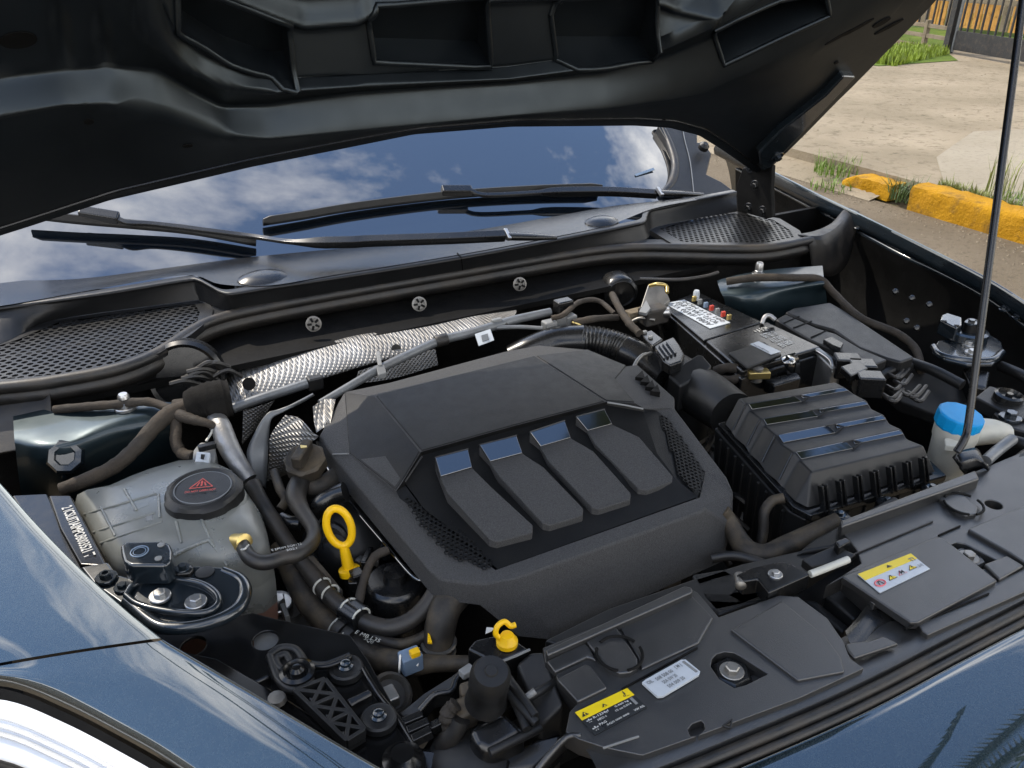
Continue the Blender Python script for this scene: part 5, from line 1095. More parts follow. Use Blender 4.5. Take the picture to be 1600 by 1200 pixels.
for f_, a_, b2_, h_, m_ in ((zl, (505, 1028), (705, 962), .0012, 'grey_plastic'), (zl, (610, 700), (1030, 470), .0010, 'dark'), (zl, (1172, 905), (1222, 868), .0012, 'plastic'), (zl, (1222, 868), (1214, 918), .0012, 'plastic'), (zl, (1214, 918), (1172, 905), .0012, 'plastic'), (zs, (820, 545), (1185, 392), .0010, 'plastic'), (zs, (1480, 662), (1600, 600), .0012, 'dark'), (zs, (1210, 456), (1310, 412), .0012, 'dark'), (zs, (1060, 880), (1440, 720), .0012, 'dark')):
    bar('moulded_line', f_(*a_, Zs+h_), f_(*b2_, Zs+h_), .0016, .002, m_, SP, bevel=.0004)
# ---- stickers on the panel
def quad(pts_, f_, z): return [f_(*q, z) for q in pts_]
q1 = quad(((350, 830), (640, 695), (752, 800), (460, 955)), zl, Zs+.0012)
L1_ = slab('refrigerant_sticker', q1, .0008, 'label_dark', SP, bevel=0)
slab('yellow_band', patch(q1, 0, 1, 0, .36, .0004), .0004, 'label_yellow', L1_, bevel=0)
def tri(q, a, b_, s_, m_, par, dz=.0009):
    return link('symbol', mesh('symbol', [bil(q, a-s_, b_+s_*1.3, dz), bil(q, a+s_, b_+s_*1.3, dz), bil(q, a, b_-s_*1.3, dz)], [(0, 1, 2)]), m_, par, smooth=False)
def txt(q, s_, a0, a1, b0, b1, m_, par, dz=.0008): return text(s_, [bil(q, a0, b1, dz), bil(q, a1, b1, dz), bil(q, a0, b0, dz)], m_, par, lift=0, bold=.02)
tri(q1, .10, .20, .065, 'ink_black', L1_); txt(q1, '!', .09, .115, .17, .28, 'label_yellow', L1_, .0012)
tri(q1, .46, .22, .05, 'ink_black', L1_); tri(q1, .46, .26, .022, 'label_yellow', L1_, .0012)
txt(q1, 'i', .865, .895, .05, .20, 'ink_black', L1_); txt(q1, 'o_', .83, .93, .2, .30, 'ink_black', L1_)
txt(q1, '*', .04, .14, .42, .60, 'ink_white', L1_); txt(q1, 'R-1234yf', .17, .46, .42, .53, 'ink_white', L1_); txt(q1, 'HFO-1', .20, .36, .57, .65, 'ink_white', L1_)
txt(q1, '*', .03, .14, .74, .95, 'ink_white', L1_); txt(q1, 'PAG', .17, .30, .73, .82, 'ink_white', L1_); txt(q1, '5Q0 000 000', .26, .68, .87, .95, 'ink_white', L1_)
txt(q1, '0.460 kg', .58, .84, .42, .51, 'ink_white', L1_); txt(q1, '15 oz 0.014', .54, .84, .56, .64, 'ink_white', L1_); txt(q1, 'VW AG', .78, .97, .86, .95, 'ink_white', L1_)
slab('grey_bar', patch(q1, .885, .935, .40, .72, .0004), .0003, 'grey_plastic', L1_, bevel=0)
q2 = quad(((722, 660), (742, 645), (940, 535), (965, 534), (1046, 600), (1038, 618), (840, 736), (808, 738)), zl, Zs+.0040)
L2_ = slab('part_number_sticker', q2, .003, 'label_white', SP, bevel=.0003)
q2 = quad(((715, 662), (955, 530), (1055, 605), (818, 745)), zl, Zs+.0041)
txt(q2, 'OIL', .06, .18, .12, .30, 'ink_grey', L2_); txt(q2, '508 508 00', .24, .62, .16, .34, 'ink_grey', L2_); txt(q2, '50A 0W 20', .28, .60, .44, .62, 'ink_grey', L2_); txt(q2, '504 009 20', .28, .66, .72, .90, 'ink_grey', L2_)
txt(q2, '[ M ]', .70, .84, .12, .32, 'ink_grey', L2_); slab('grey_bar', patch(q2, .91, .96, .10, .88, .0004), .0003, 'grey_plastic', L2_, bevel=0)
q3 = quad(((845, 632), (1085, 538), (1172, 607), (945, 716)), zs, Zs+.0072)
L3_ = slab('warning_sticker', q3, .0010, 'label_white', SP, bevel=0, label='white warning sticker with yellow band and hazard symbols')
slab('yellow_band', patch(q3, 0, 1, 0, .34, .0004), .0004, 'label_yellow', L3_, bevel=0)
tri(q3, .50, .17, .05, 'ink_black', L3_)
def ringm(q, a, b_, r_, m_, par): tube('symbol', [bil(q, a+r_*math.cos(t_*.5236), b_+r_*1.6*math.sin(t_*.5236), .0008) for t_ in range(13)], .0008, m_, par, seg=6, sub=2)
ringm(q3, .14, .68, .085, 'mark_red', L3_); txt(q3, '/\\', .09, .19, .56, .80, 'ink_black', L3_)
tri(q3, .37, .64, .085, 'ink_black', L3_, .0006); tri(q3, .37, .65, .070, 'label_yellow', L3_, .001); txt(q3, '!', .36, .38, .56, .74, 'ink_black', L3_, .0014)
tri(q3, .57, .62, .085, 'mark_red', L3_, .0006); tri(q3, .57, .64, .068, 'label_white', L3_, .001); txt(q3, 'M', .535, .605, .56, .72, 'ink_black', L3_, .0014)
tri(q3, .78, .60, .085, 'ink_black', L3_, .0006); tri(q3, .78, .61, .070, 'label_yellow', L3_, .001); txt(q3, '4', .765, .795, .52, .70, 'ink_black', L3_, .0014)
txt(q3, 'TI', .86, .95, .20, .40, 'ink_grey', L3_); txt(q3, '[o]', .89, .96, .62, .78, 'ink_grey', L3_)
# ---- painted nose
nz_ = [off(p, -.0135, -.0445, -.009) for p in rl]
NS = surf('front_panel', [[off(p, .002, .004, -.02) for p in nz_], [off(p, 0, .001, -.002) for p in nz_], nz_, [off(p, -.004, -.016, -.0015) for p in nz_], [off(p, -.02, -.09, -.018) for p in nz_], [off(p, -.03, -.17, -.06) for p in nz_], [off(p, -.035, -.22, -.15) for p in nz_], [off(p, -.035, -.23, -.35) for p in nz_]], 'paint', CAR, nu=4, nv=4, angle=80, label='blue front panel below the bay reflecting the sky')
# ---- heat shield, pipes and looms along the firewall
def zf(x, y, z): return P(230+x/5.3333, 560+y/5.3333, z)
def zfy(x, y, yy): return PY(230+x/5.3333, 560+y/5.3333, yy)
def zm(x, y, z): return P(600+x/5.3333, 980+y/5.3333, z)
def zn(x, y, z): return P(370+x/4.8485, 880+y/4.8485, z)
def zg(x, y): return (400+x/3, 400+y/3)
HS = part('heat_shield', 'silver embossed heat shield along the firewall')
tp_ = [(353, 597), (372, 583), (400, 573), (450, 556), (505, 540), (560, 527), (620, 516), (680, 505), (740, 492), (806, 483)]
bm_ = [(362, 641), (385, 632), (415, 622), (460, 606), (510, 588), (562, 572), (620, 556), (680, 540), (735, 522), (796, 497)]
T_ = [PY(*q, -.055) for q in tp_]; Bm = [PY(*q, -.115) for q in bm_]
md = [(a+b)/2+V((0, -.010, .003)) for a, b in zip(T_, Bm)]
SHT = surf('sheet', [[a+V((0, .02, -.003)) for a in T_], T_, md, Bm, [b+V((0, .012, -.008)) for b in Bm]], 'foil', HS, nu=4, nv=4, angle=80)
lathe('hole', PY(389, 600, -.0985), (-.1, -.9, .4), [(.0095, -.001), (.0095, .0006), (.001, .0006)], 'dark', HS, seg=20)
lathe('hole', PY(619, 545, -.105), (-.1, -.9, .4), [(.0075, -.001), (.0075, .0006), (.001, .0006)], 'engine', HS, seg=16)
tube('rolled_edge', [PY(*q, -.122) for q in ((364, 638), (400, 625), (440, 612), (480, 599))], .0075, 'pipe_grey', HS, seg=12)
box('rubber_sleeve', PY(492, 598, -.122), .024, .016, .022, 'rubber', HS, bevel=.004)
surf('lower_sheet', [[PY(*q, -.12) for q in ((560, 580), (620, 560), (680, 545))], [PY(*q, -.13) for q in ((555, 600), (620, 590), (685, 570))]], 'foil', HS, nu=5, nv=5)
surf('lower_sheet', [[zf(1150, 470, .93), zf(1270, 500, .93), zf(1400, 640, .93)], [zf(1030, 640, .90), zf(1200, 640, .91), zf(1420, 660, .925)], [zf(1015, 800, .87), zf(1120, 840, .87), zf(1260, 780, .89)], [zf(1000, 1020, .83), zf(1080, 1000, .83), zf(1180, 960, .84)]], 'foil', HS, nu=5, nv=5)
surf('lower_sheet', [[zf(800, 430, .89), zf(920, 400, .90), zf(1060, 350, .91)], [zf(790, 720, .84), zf(860, 640, .85), zf(930, 560, .86)]], 'foil', HS, nu=4, nv=5)
surf('lower_sheet', [[zf(1380, 400, .935), zf(1480, 340, .935), zf(1570, 340, .935)], [zf(1390, 520, .925), zf(1450, 500, .925), zf(1530, 520, .925)], [zf(1410, 620, .918), zf(1450, 590, .92), zf(1530, 540, .92)]], 'foil', HS, nu=4, nv=4)
BS = surf('grey_shield', [[zf(1390, 300, .925), zf(1250, 370, .925), zf(1090, 425, .92), zf(1000, 460, .918), zf(900, 620, .90), zf(830, 800, .88), zf(900, 1010, .85)], [zf(1395, 312, .921), zf(1260, 386, .921), zf(1120, 450, .917), zf(1035, 510, .91), zf(1015, 650, .89), zf(1005, 830, .87), zf(990, 1080, .835)]], 'pipe_grey', CAR, nu=5, nv=4, solid=.003, label='blue grey curved plastic shield behind the coolant tank')
tube('insulated_pipe', [zf(570, 500, .925), zf(620, 590, .92), zf(680, 740, .905), zf(760, 880, .89), zf(850, 1010, .875)], [.013, .0135, .0135, .012, .0105], 'alu', CAR, seg=16, label='silver wrapped pipe dropping behind the coolant tank cap')
CN = part('loom_connector', 'grey electrical connector with a yellow and white label')
slab('body', [zf(380, 760, .908), zf(440, 690, .915), zf(560, 700, .915), zf(575, 800, .905), zf(560, 870, .90), zf(370, 860, .90)], .03, 'grey_plastic', CN, bevel=.003)
LBL = slab('label', [zf(412, 775, .9165), zf(525, 785, .9165), zf(512, 868, .907), zf(398, 858, .907)], .008, 'label_white', CN, bevel=.0005); slab('mark', [zf(448, 798, .918), zf(482, 800, .918), zf(470, 840, .912), zf(446, 835, .912)], .0008, 'ink_black', LBL, bevel=0)
box('lever', zf(500, 735, .917), .022, .008, .008, 'plastic_smooth', CN, bevel=.001)
tube('wire', [zf(490, 690, .915), zf(530, 630, .92), zf(550, 590, .925)], .0016, 'white_plastic', CN, seg=6)
LM = part('taped_loom', 'dusty taped wiring loom branching above the coolant tank')
tube('trunk', [zf(320, 420, .935), zf(180, 470, .935), zf(60, 570, .93), (212, 700, .915), (180, 728, .905), (140, 748, .898), (95, 765, .89)], [.012, .0115, .0105, .0095, .0095, .009, .008], 'tape', LM, seg=12, rough=.06)
tube('branch', [zf(240, 490, .93), zf(240, 600, .92), zf(240, 700, .91), zf(290, 790, .90), zf(380, 820, .90)], .0075, 'tape', LM, seg=10, rough=.06)
tube('branch', [zf(260, 470, .935), zf(380, 510, .935), zf(500, 540, .932), zf(590, 580, .925)], [.008, .007, .0055, .004], 'tape', LM, seg=10, rough=.08)
slab('tape_flag', [zf(190, 330, .945), zf(390, 310, .948), zf(410, 380, .945), zf(350, 440, .94), zf(200, 420, .94)], .018, 'tape', LM, bevel=.005)
tube('branch', [(85, 640, .935), (130, 636, .94), (180, 632, .942), (232, 628, .942), (268, 640, .938)], .006, 'tape', LM, seg=10, rough=.08)
tube('cloth_sleeve', [zf(360, 410, .935), zf(480, 370, .94), zf(580, 350, .942), zf(690, 330, .942)], [.024, .026, .027, .025], 'felt', LM, seg=16, rough=.04)
lathe('booster_ring', PY(290, 590, -.06), (-.3, -.9, .25), [(.055, -.02), (.055, 0), (.050, .006), (.045, .002), (.001, .002)], 'plastic_smooth', FWL, seg=40)
for t_ in range(9):
    rnd = random.Random(t_+40); p_ = PY(262+rnd.random()*80, 572+rnd.random()*40, -.085); tube('cable', [p_, p_+V((.02, -.004, .012*rnd.random())), p_+V((.04, .004, -.012))], .0035, 'rubber', FWL, seg=6)
# grey pipe with tag
GP = part('fuel_line', 'light grey pipe clipped along the firewall with a white tag')
gp = [zg(300, 690), zg(440, 610), zg(560, 540), zg(700, 470), zg(860, 398), zg(1000, 362), zg(1100, 333), zg(1200, 302), zg(1380, 262)]
gz = [.925, .932, .938, .940, .942, .944, .945, .946, .948]
tube('pipe', [(q[0], q[1], z) for q, z in zip(gp, gz)], [.005, .006, .0065, .0068, .007, .0072, .0072, .0072, .0068], 'pipe_grey', GP, seg=12)
for q, m_, r_ in ((zg(868, 395), 'rubber', .0095), (zg(1145, 322), 'rubber', .0090)):
    lathe('sleeve', P(*q, .943), P(*zg(1000, 362), .944)-P(*zg(860, 398), .942), [(r_*.9, -.010), (r_, -.008), (r_, .008), (r_*.9, .010)], m_, GP, seg=18)
slab('clip', [(588, 572, .947), (600, 569, .947), (604, 582, .94), (591, 586, .94)], .008, 'grey_plastic', GP, bevel=.001); bar('clip', (590, 550, .955), (594, 572, .946), .006, .004, 'grey_plastic', GP)
TG = slab('tag', [(742, 522, .950), (766, 514, .950), (772, 531, .940), (748, 540, .940)], .001, 'label_white', GP, bevel=0); slab('print', [(752, 524, .9485), (762, 521, .9485), (764, 530, .943), (754, 533, .943)], .0012, 'ink_grey', TG, bevel=0)
tube('thin_pipe', [(775, 512, .944), (812, 511, .942), (848, 513, .942)], .0035, 'pipe_grey', GP, seg=8); box('bracket', (776, 503, .95), .018, .008, .012, 'grey_plastic', GP, bevel=.002)
for q, s_ in (((858, 510), .022), ((875, 502), .026), ((890, 500), .02)): box('connector', (*q, .94), s_, .018, .02, 'grey_plastic', GP, bevel=.003)
tube('loom', [(862, 497, .955), (880, 492, .957), (905, 472, .952), (935, 470, .948), (960, 490, .94)], .0045, 'tape', GP, seg=8, rough=.1); tube('loom', [(895, 505, .945), (930, 498, .945), (965, 496, .94)], .006, 'tape', GP, seg=8, rough=.1)
tube('wire', [(894, 503, .948), (905, 507, .945), (912, 512, .94)], .0016, 'brass', GP, seg=6); box('plug', (880, 478, .955), .03, .02, .022, 'plastic_smooth', GP, bevel=.003)
# ---- engine block and gearbox below
EB = part('engine_block', 'dusty grey engine castings glimpsed below the hoses')
slab('block', [(540, 640, .89), (960, 575, .89), (1120, 740, .87), (1090, 850, .82), (840, 950, .82), (700, 915, .84), (560, 760, .87)], .3, 'dark', EB, bevel=.01)
slab('gearbox', [zn(40, 380, .77), zn(250, 200, .77), zn(420, 260, .77), zn(640, 500, .77), zn(560, 620, .77), zn(200, 560, .77)], .1, 'engine', EB, bevel=.012)
lathe('casting_boss', zn(400, 400, .775), (0, 0, 1), [(.022, -.03), (.022, .004), (.016, .01), (.001, .01)], 'engine', EB, seg=20); lathe('casting_boss', zn(540, 440, .772), (0, 0, 1), [(.03, -.03), (.028, .002), (.02, .008), (.001, .01)], 'engine', EB, seg=20)
bar('casting_rib', zn(350, 350, .79), zn(390, 450, .79), .006, .02, 'grey_plastic', EB, bevel=.001); bolt(zn(312, 308, .79), (0, 0, 1), .009, 'steel', EB)
lathe('boss', zn(312, 330, .775), (0, 0, 1), [(.020, -.04), (.019, .008), (.016, .011)], 'alu', EB, seg=20)
slab('dye_label', [zn(95, 330, .79), zn(190, 295, .79), zn(225, 355, .79), zn(130, 395, .79)], .001, 'tank_low', EB, bevel=0)
slab('black_plate', [zh(440, 575, .86), zh(480, 570, .86), zh(640, 760, .84), zh(615, 770, .84)], .02, 'engine', EB, bevel=.002)
for t_ in range(14):
    rnd = random.Random(t_+9); x, y = 680+rnd.random()*190, 480+rnd.random()*330; p_ = zh(x, y, .845-rnd.random()*.02)
    box('lug', p_, .012+.02*rnd.random(), .008+.014*rnd.random(), .02, 'plastic_smooth' if rnd.random() < .7 else 'engine', EB, ax=(V((rnd.uniform(-1, 1), 1, 0)), V((-1, rnd.uniform(-1, 1), 0))), bevel=.002)
tube('wire_loom', [zh(880, 545, .875), zh(810, 580, .872), zh(770, 650, .865), zh(740, 740, .855), zh(720, 840, .845)], .005, 'tape', EB, seg=8, rough=.1)
tube('pipe', [zh(310, 380, .865), zh(350, 400, .865), zh(410, 405, .865)], .009, 'plastic_smooth', EB, seg=12); tube('pipe', [zh(430, 200, .885), zh(500, 210, .885), zh(560, 180, .885), zh(600, 150, .885)], .012, 'engine', EB, seg=12)
tube('pipe', [zh(270, 130, .88), zh(300, 220, .88), zh(330, 280, .875), zh(300, 330, .87)], .006, 'rubber_dusty', EB, seg=10)
tube('rim_hose', [zh(790, 985, .83), zh(850, 1030, .828), zh(950, 1050, .828), zh(1050, 1020, .83), zh(1110, 980, .832)], .006, 'rubber_dusty', EB, seg=10)
for t_ in range(26):
    rnd = random.Random(t_+200); p_ = P(1060+rnd.random()*140, 690+rnd.random()*150, .82); tube('cable', [p_, p_+V((.03*rnd.uniform(-1, 1), .02, .02*rnd.random())), p_+V((.06*rnd.uniform(-1, 1), .04*rnd.uniform(-1, 1), -.03))], .004, 'rubber' if t_ % 3 else 'rubber_dusty', EB, seg=6)
for t_ in range(16):
    rnd = random.Random(t_+300); p_ = P(850+rnd.random()*300, 985-rnd.random()*30-(rnd.random()*300)*.3, .80); box('lug', p_, .03, .02, .02, 'engine', EB, ax=(V((1, rnd.uniform(-1, 1), 0)), V((rnd.uniform(-1, 1), 1, 0))), bevel=.003)

# ---- front left carrier
FC = part('front_carrier', 'black front carrier panel with ribbed bracket behind the near headlamp')
zp = .862
pan = slab('panel', [(215, 985, zp), (300, 978, zp), (360, 964, zp), (395, 957, zp), (430, 966, zp), (548, 992, zp), (575, 1030, zp-.002), (600, 1075, zp-.006), (642, 1150, zp-.012), (665, 1205, zp-.016), (650, 1260, zp-.016), (560, 1215, zp-.01), (480, 1155, zp-.006), (400, 1102, zp), (330, 1060, zp), (255, 1012, zp)], .004, 'black_gloss', FC, bevel=.0015)
cutout(pan, [circ(zn(215, 575, zp), .0125), circ(P(302, 1008, zp), .012)])
slab('ground_patch', [zn(130, 500, zp-.012), zn(320, 500, zp-.012), zn(320, 680, zp-.012), zn(130, 680, zp-.012)], .004, 'grey_plastic', FC, bevel=0)  # grey plate standing in for the ground seen through the hole
for q in ((828, 800), (1065, 0)):
    if q[1]: c_ = zn(*q, zp)
    else: c_ = P(592, 1123, zp-.004)
    lathe('stud_base', c_, (0, 0, 1), [(.017, -.004), (.0165, .002), (.0145, .0035), (.0135, .003), (.009, .003)], 'plastic', FC, seg=28)
    lathe('stud', c_, (0, 0, 1), [(.0075, .002), (.0075, .005), (.0055, .0065), (.005, .009), (.003, .0105), (.001, .0107)], 'bracket', FC, seg=18)
lathe('stud', P(630, 1192, zp-.010), (0, 0, 1), [(.020, 0), (.018, .006), (.013, .009), (.010, .013), (.001, .014)], 'black_gloss', FC, seg=24)
surf('step', [[zn(560, 735, zp+.004), zn(620, 745, zp+.004), zn(700, 735, zp+.004), zn(850, 675, zp+.004)], [zn(570, 770, zp+.010), zn(630, 775, zp+.010), zn(710, 765, zp+.010), zn(870, 700, zp+.010)]], 'black_gloss', FC, nu=4, nv=3, solid=.004)
slab('step', [zn(820, 1030, zp+.004), zn(1010, 945, zp+.004), zn(1040, 990, zp), zn(860, 1090, zp)], .02, 'black_gloss', FC, bevel=.003)
slab('step', [zn(70, 905, zp+.004), zn(240, 830, zp+.004), zn(260, 860, zp+.002), zn(100, 935, zp+.002)], .01, 'black_gloss', FC, bevel=.002)
lp = [zn(*q, zp+.012) for q in ((250, 700), (330, 645), (430, 650), (490, 710), (530, 800), (560, 860), (520, 930), (440, 960), (360, 930), (300, 850), (250, 700))]
tube('bracket_loop', lp, .0042, 'plastic', FC, seg=10)
tube('bracket_slot', [zn(*q, zp+.012) for q in ((300, 750), (310, 715), (370, 695), (400, 740), (430, 800), (400, 815), (330, 800), (300, 750))], .004, 'plastic', FC, seg=8)
slab('bracket_web', [zn(*q, zp+.010) for q in ((260, 700), (340, 655), (430, 660), (480, 720), (540, 860), (440, 945), (330, 880))], .006, 'plastic', FC, bevel=.001)
lathe('ball_socket', zn(462, 850, zp+.012), (0, 0, 1), [(.017, 0), (.0165, .006), (.013, .008), (.010, .004), (.007, .004), (.007, .008), (.004, .011), (.001, .0115)], 'black_gloss', FC, seg=28)
# lattice
la = [zk(215, 470, zp+.012), zk(385, 408, zp+.012), zk(605, 690, zp+.004), zk(505, 752, zp+.004)]
slab('lattice_floor', [v_-V((0, 0, .008)) for v_ in la], .004, 'plastic', FC, bevel=0)
def rib(a, b_, w_=.004, h_=.010): return bar('lattice_rib', a, b_, w_, h_, 'plastic', FC, bevel=.0008)
for i_ in range(4): rib(la[i_], la[(i_+1) % 4])
for t_ in (.33, .66): rib(la[0].lerp(la[3], t_), la[1].lerp(la[2], t_))
for t_ in (0, .33, .66):
    rib(la[0].lerp(la[3], t_), la[1].lerp(la[2], t_+.33)); rib(la[1].lerp(la[2], t_), la[0].lerp(la[3], t_+.33))
    for u_ in (.3, .7): lathe('lattice_pin', la[0].lerp(la[3], t_+.16).lerp(la[1].lerp(la[2], t_+.16), u_)-V((0, 0, .006)), (0, 0, 1), [(.003, 0), (.003, .005), (.0015, .006)], 'black_gloss', FC, seg=10)
slab('lamp_edge', [P(*q, z) for *q, z in ((255, 1010, .886), (330, 1056, .878), (430, 1116, .866), (520, 1170, .856), (610, 1225, .846), (640, 1225, .84), (540, 1150, .852), (440, 1085, .862), (340, 1028, .874))], .02, 'black_gloss', FC, bevel=.003)
tube('panel_edge', [zn(960, 800, zp+.002), zn(1010, 890, zp), zn(1080, 1000, zp-.004), P(620, 1120, zp-.006), P(648, 1165, zp-.01)], .003, 'black_gloss', FC, seg=8)
lathe('lamp_plug', zn(1160, 1000, .835), (.2, -.5, .8), [(.022, -.02), (.022, .004), (.018, .008), (.015, .002), (.001, .002)], 'engine', FC, seg=24); box('lamp_contact', zn(1160, 1010, .842), .014, .02, .012, 'zinc', FC, bevel=.002)
lathe('screw', P(433, 1095, .868), (0, 0, 1), [(.009, 0), (.008, .005), (.001, .006)], 'zinc', FC, seg=12)
# headlamp actuator assembly
AC = part('flap_actuator', 'dusty black actuator with upright motor barrel at the front')
slab('strut', [zm(100, 720, .845), zm(330, 560, .862), zm(560, 400, .872), zm(700, 290, .878), zm(720, 330, .878), zm(560, 540, .868), zm(420, 560, .864), zm(310, 700, .855), zm(170, 770, .845)], .02, 'plastic', AC, bevel=.003)
tube('strut_rim', [zm(300, 690, .860), zm(400, 580, .868), zm(460, 550, .870), zm(560, 530, .870), zm(600, 440, .873), zm(650, 370, .876)], .0032, 'plastic_smooth', AC, seg=8)
box('clip', zm(690, 370, .880), .014, .009, .008, 'grey_plastic', AC, ax=(V((.9, .2, 0)), V((-.2, .9, 0))), bevel=.0015)
slab('mount', [zm(500, 660, .872), zm(600, 590, .878), zm(720, 540, .88), zm(780, 600, .88), zm(790, 680, .876), zm(640, 760, .870), zm(520, 740, .868)], .022, 'rubber_dusty', AC, bevel=.003)
slab('mount', [zm(620, 460, .884), zm(720, 430, .886), zm(740, 540, .882), zm(640, 570, .880)], .02, 'rubber_dusty', AC, bevel=.003); slab('mount', [zm(690, 630, .886), zm(780, 590, .888), zm(930, 600, .886), zm(960, 620, .884), zm(820, 690, .882), zm(740, 690, .882)], .012, 'rubber_dusty', AC, bevel=.002)
mb, mt_ = zm(850, 610, .882), zm(893, 365, .935)
lathe('motor_barrel', mb, mt_-mb, [(.0195, 0), (.018, .004), (.017, (mt_-mb).length*.5), (.018, (mt_-mb).length*.52), (.0178, (mt_-mb).length*.88), (.0145, (mt_-mb).length), (.006, (mt_-mb).length*1.0), (.005, (mt_-mb).length*1.03), (.001, (mt_-mb).length*1.03)], 'plastic', AC, seg=32, angle=50)
tube('frayed_loom', [zm(600, 640, .880), zm(540, 700, .874), zm(530, 780, .866), zm(560, 860, .855)], .007, 'tape', AC, seg=8, rough=.15); tube('loom', [zm(640, 760, .87), zm(600, 850, .86), zm(540, 930, .85), zm(480, 980, .84)], .009, 'rubber', AC, seg=10)
for a_, b2_ in (((160, 810), (330, 740)), ((200, 880), (380, 800)), ((240, 950), (400, 870)), ((390, 850), (490, 800))): bar('clip_arm', zm(*a_, .852), zm(*b2_, .856), .008, .010, 'plastic_smooth', AC, bevel=.001)
box('link', zm(870, 720, .868), .006, .012, .02, 'zinc', AC, bevel=.001)
# black ducts in the corner
DU = part('corner_duct', 'black moulded duct box with a yellow clip at the front')
slab('box', [zm(690, 180, .888), zm(760, 100, .89), zm(940, 60, .892), zm(1080, 90, .892), zm(1218, 185, .890), zm(940, 305, .886)], .09, 'plastic_smooth', DU, bevel=.003)
tube('edge_line', [zm(940, 303, .8866), zm(1090, 243, .8886), zm(1216, 186, .8906)], .0013, 'grey_plastic', DU, seg=6)
slab('lower_box', [zm(690, 840, .868), zm(1000, 690, .872), zm(1200, 860, .868), zm(880, 1040, .862), zm(760, 1000, .862)], .06, 'plastic_smooth', DU, bevel=.008, seg=3)
for a_, b2_, z_ in (((960, 330), (1190, 850), .878), ((880, 1045), (1300, 840), .868), ((960, 470), (1270, 800), .882), ((1160, 610), (1430, 460), .88), ((990, 360), (1260, 740), .886)): tube('rim', [zm(*a_, z_+.004), zm((a_[0]+b2_[0])/2, (a_[1]+b2_[1])/2, z_+.004), zm(*b2_, z_)], .0042, 'plastic', DU, seg=8, sub=4)
tube('pin', [zm(1160, 605, .884), zm(1260, 530, .890)], .0032, 'grey_plastic', DU, seg=8, sub=2)
slab('floor', [zm(240, 970, .842), zm(500, 1010, .842), zm(760, 1000, .842), zm(900, 1090, .842), zm(1300, 900, .845), zm(1520, 860, .845), zm(1480, 960, .845), zm(1270, 1180, .84), zm(900, 1250, .835), zm(300, 1250, .835)], .03, 'plastic_smooth', DU, bevel=.006)
lathe('dome', zm(700, 1150, .83), (-.2, -.2, 1), [(.052, -.05), (.048, -.01), (.036, .010), (.016, .018), (.001, .019)], 'plastic', DU, seg=32)
slab('side_wall', [zm(1100, 300, .886), zm(1220, 200, .888), zm(1340, 200, .886), zm(1430, 450, .884), zm(1500, 640, .882), zm(1300, 840, .86)], .1, 'plastic', DU, bevel=.004)
surf('duct_funnel', [[zm(1250, 1250, .88), zm(1400, 1060, .888), zm(1530, 930, .890), zm(1640, 920, .892)], [zm(1300, 1260, .84), zm(1440, 1100, .85), zm(1560, 990, .85), zm(1640, 990, .85)]], 'slam', DU, nu=4, nv=3, solid=.004)
YC = part('yellow_clip', 'bright yellow clip standing on the black duct box', None)
cy_ = zm(1025, 120, .893)
lathe('base', cy_, (0, 0, 1), [(.0105, -.003), (.0105, .0015), (.0085, .004), (.006, .009), (.001, .0095)], 'yellow', YC, seg=20)
tube('bow', [cy_+V((-.006, .002, .005)), cy_+V((-.010, .004, .011)), cy_+V((-.007, .006, .018)), cy_+V((.001, .007, .019)), cy_+V((.006, .004, .014)), cy_+V((.011, .003, .014))], .0028, 'yellow', YC, seg=10)
o_ = zm(845, 55, .8925); slab('code_mark', [o_, zm(900, 30, .8925), zm(915, 5, .8925), zm(855, 0, .8925)], .0006, 'ink_white', DU, bevel=0)
mat('grass_blade', (.12, .20, .022), .6, var=.45, vscale=60); mat('grass_dry', (.17, .19, .045), .65, var=.45, vscale=50); mat('weed', (.07, .11, .03), .6, var=.4, vscale=40)
# ================================================================== street beside the car
def rough_bar(name, x0, x1, y0, y1, h, m, ny, seed, parent=None, broken=0, dx=.0):
    """painted concrete kerb: rounded section, uneven along its length"""
    rnd = random.Random(seed); prof = [(0, 0), (.008, .45), (.018, .8), (.05, .96), (.3, 1.0), (.7, 1.0), (.93, .96), (1.0, .7), (1.0, 0)]
    vs, fs = [], []; n = len(prof)
    for j in range(ny+1):
        y = y0+(y1-y0)*j/ny; e = 1.0
        if broken: e = 1-broken*max(0, (j-ny*.72)/(ny*.28))**1.5
        for i, (a, b) in enumerate(prof):
            w_ = rnd.uniform(-.011, .011); vs.append(V((x0+(x1-x0)*a+w_*(b > 0), y+rnd.uniform(-.004, .004), h*b*e*(1+rnd.uniform(-.035, .035)))))
    for j in range(ny):
        for i in range(n-1): fs.append((j*n+i, j*n+i+1, (j+1)*n+i+1, (j+1)*n+i))
    fs += [tuple(range(n)), tuple(range(ny*n, ny*n+n))]
    return poly(name, vs, fs, m, parent, angle=60)
k1 = rough_bar('kerb', 4.06, 4.27, -6, 2.06, .150, 'kerb_paint', 200, 3, broken=.0); k1['label'] = 'long yellow painted kerb beside the road'; k1['category'] = 'kerb'
k2 = rough_bar('kerb_fragment', 4.10, 4.27, 2.24, 2.62, .105, 'kerb_paint', 16, 8, broken=.5); k2['label'] = 'broken yellow end piece of the kerb beyond the weeds'; k2['category'] = 'kerb'
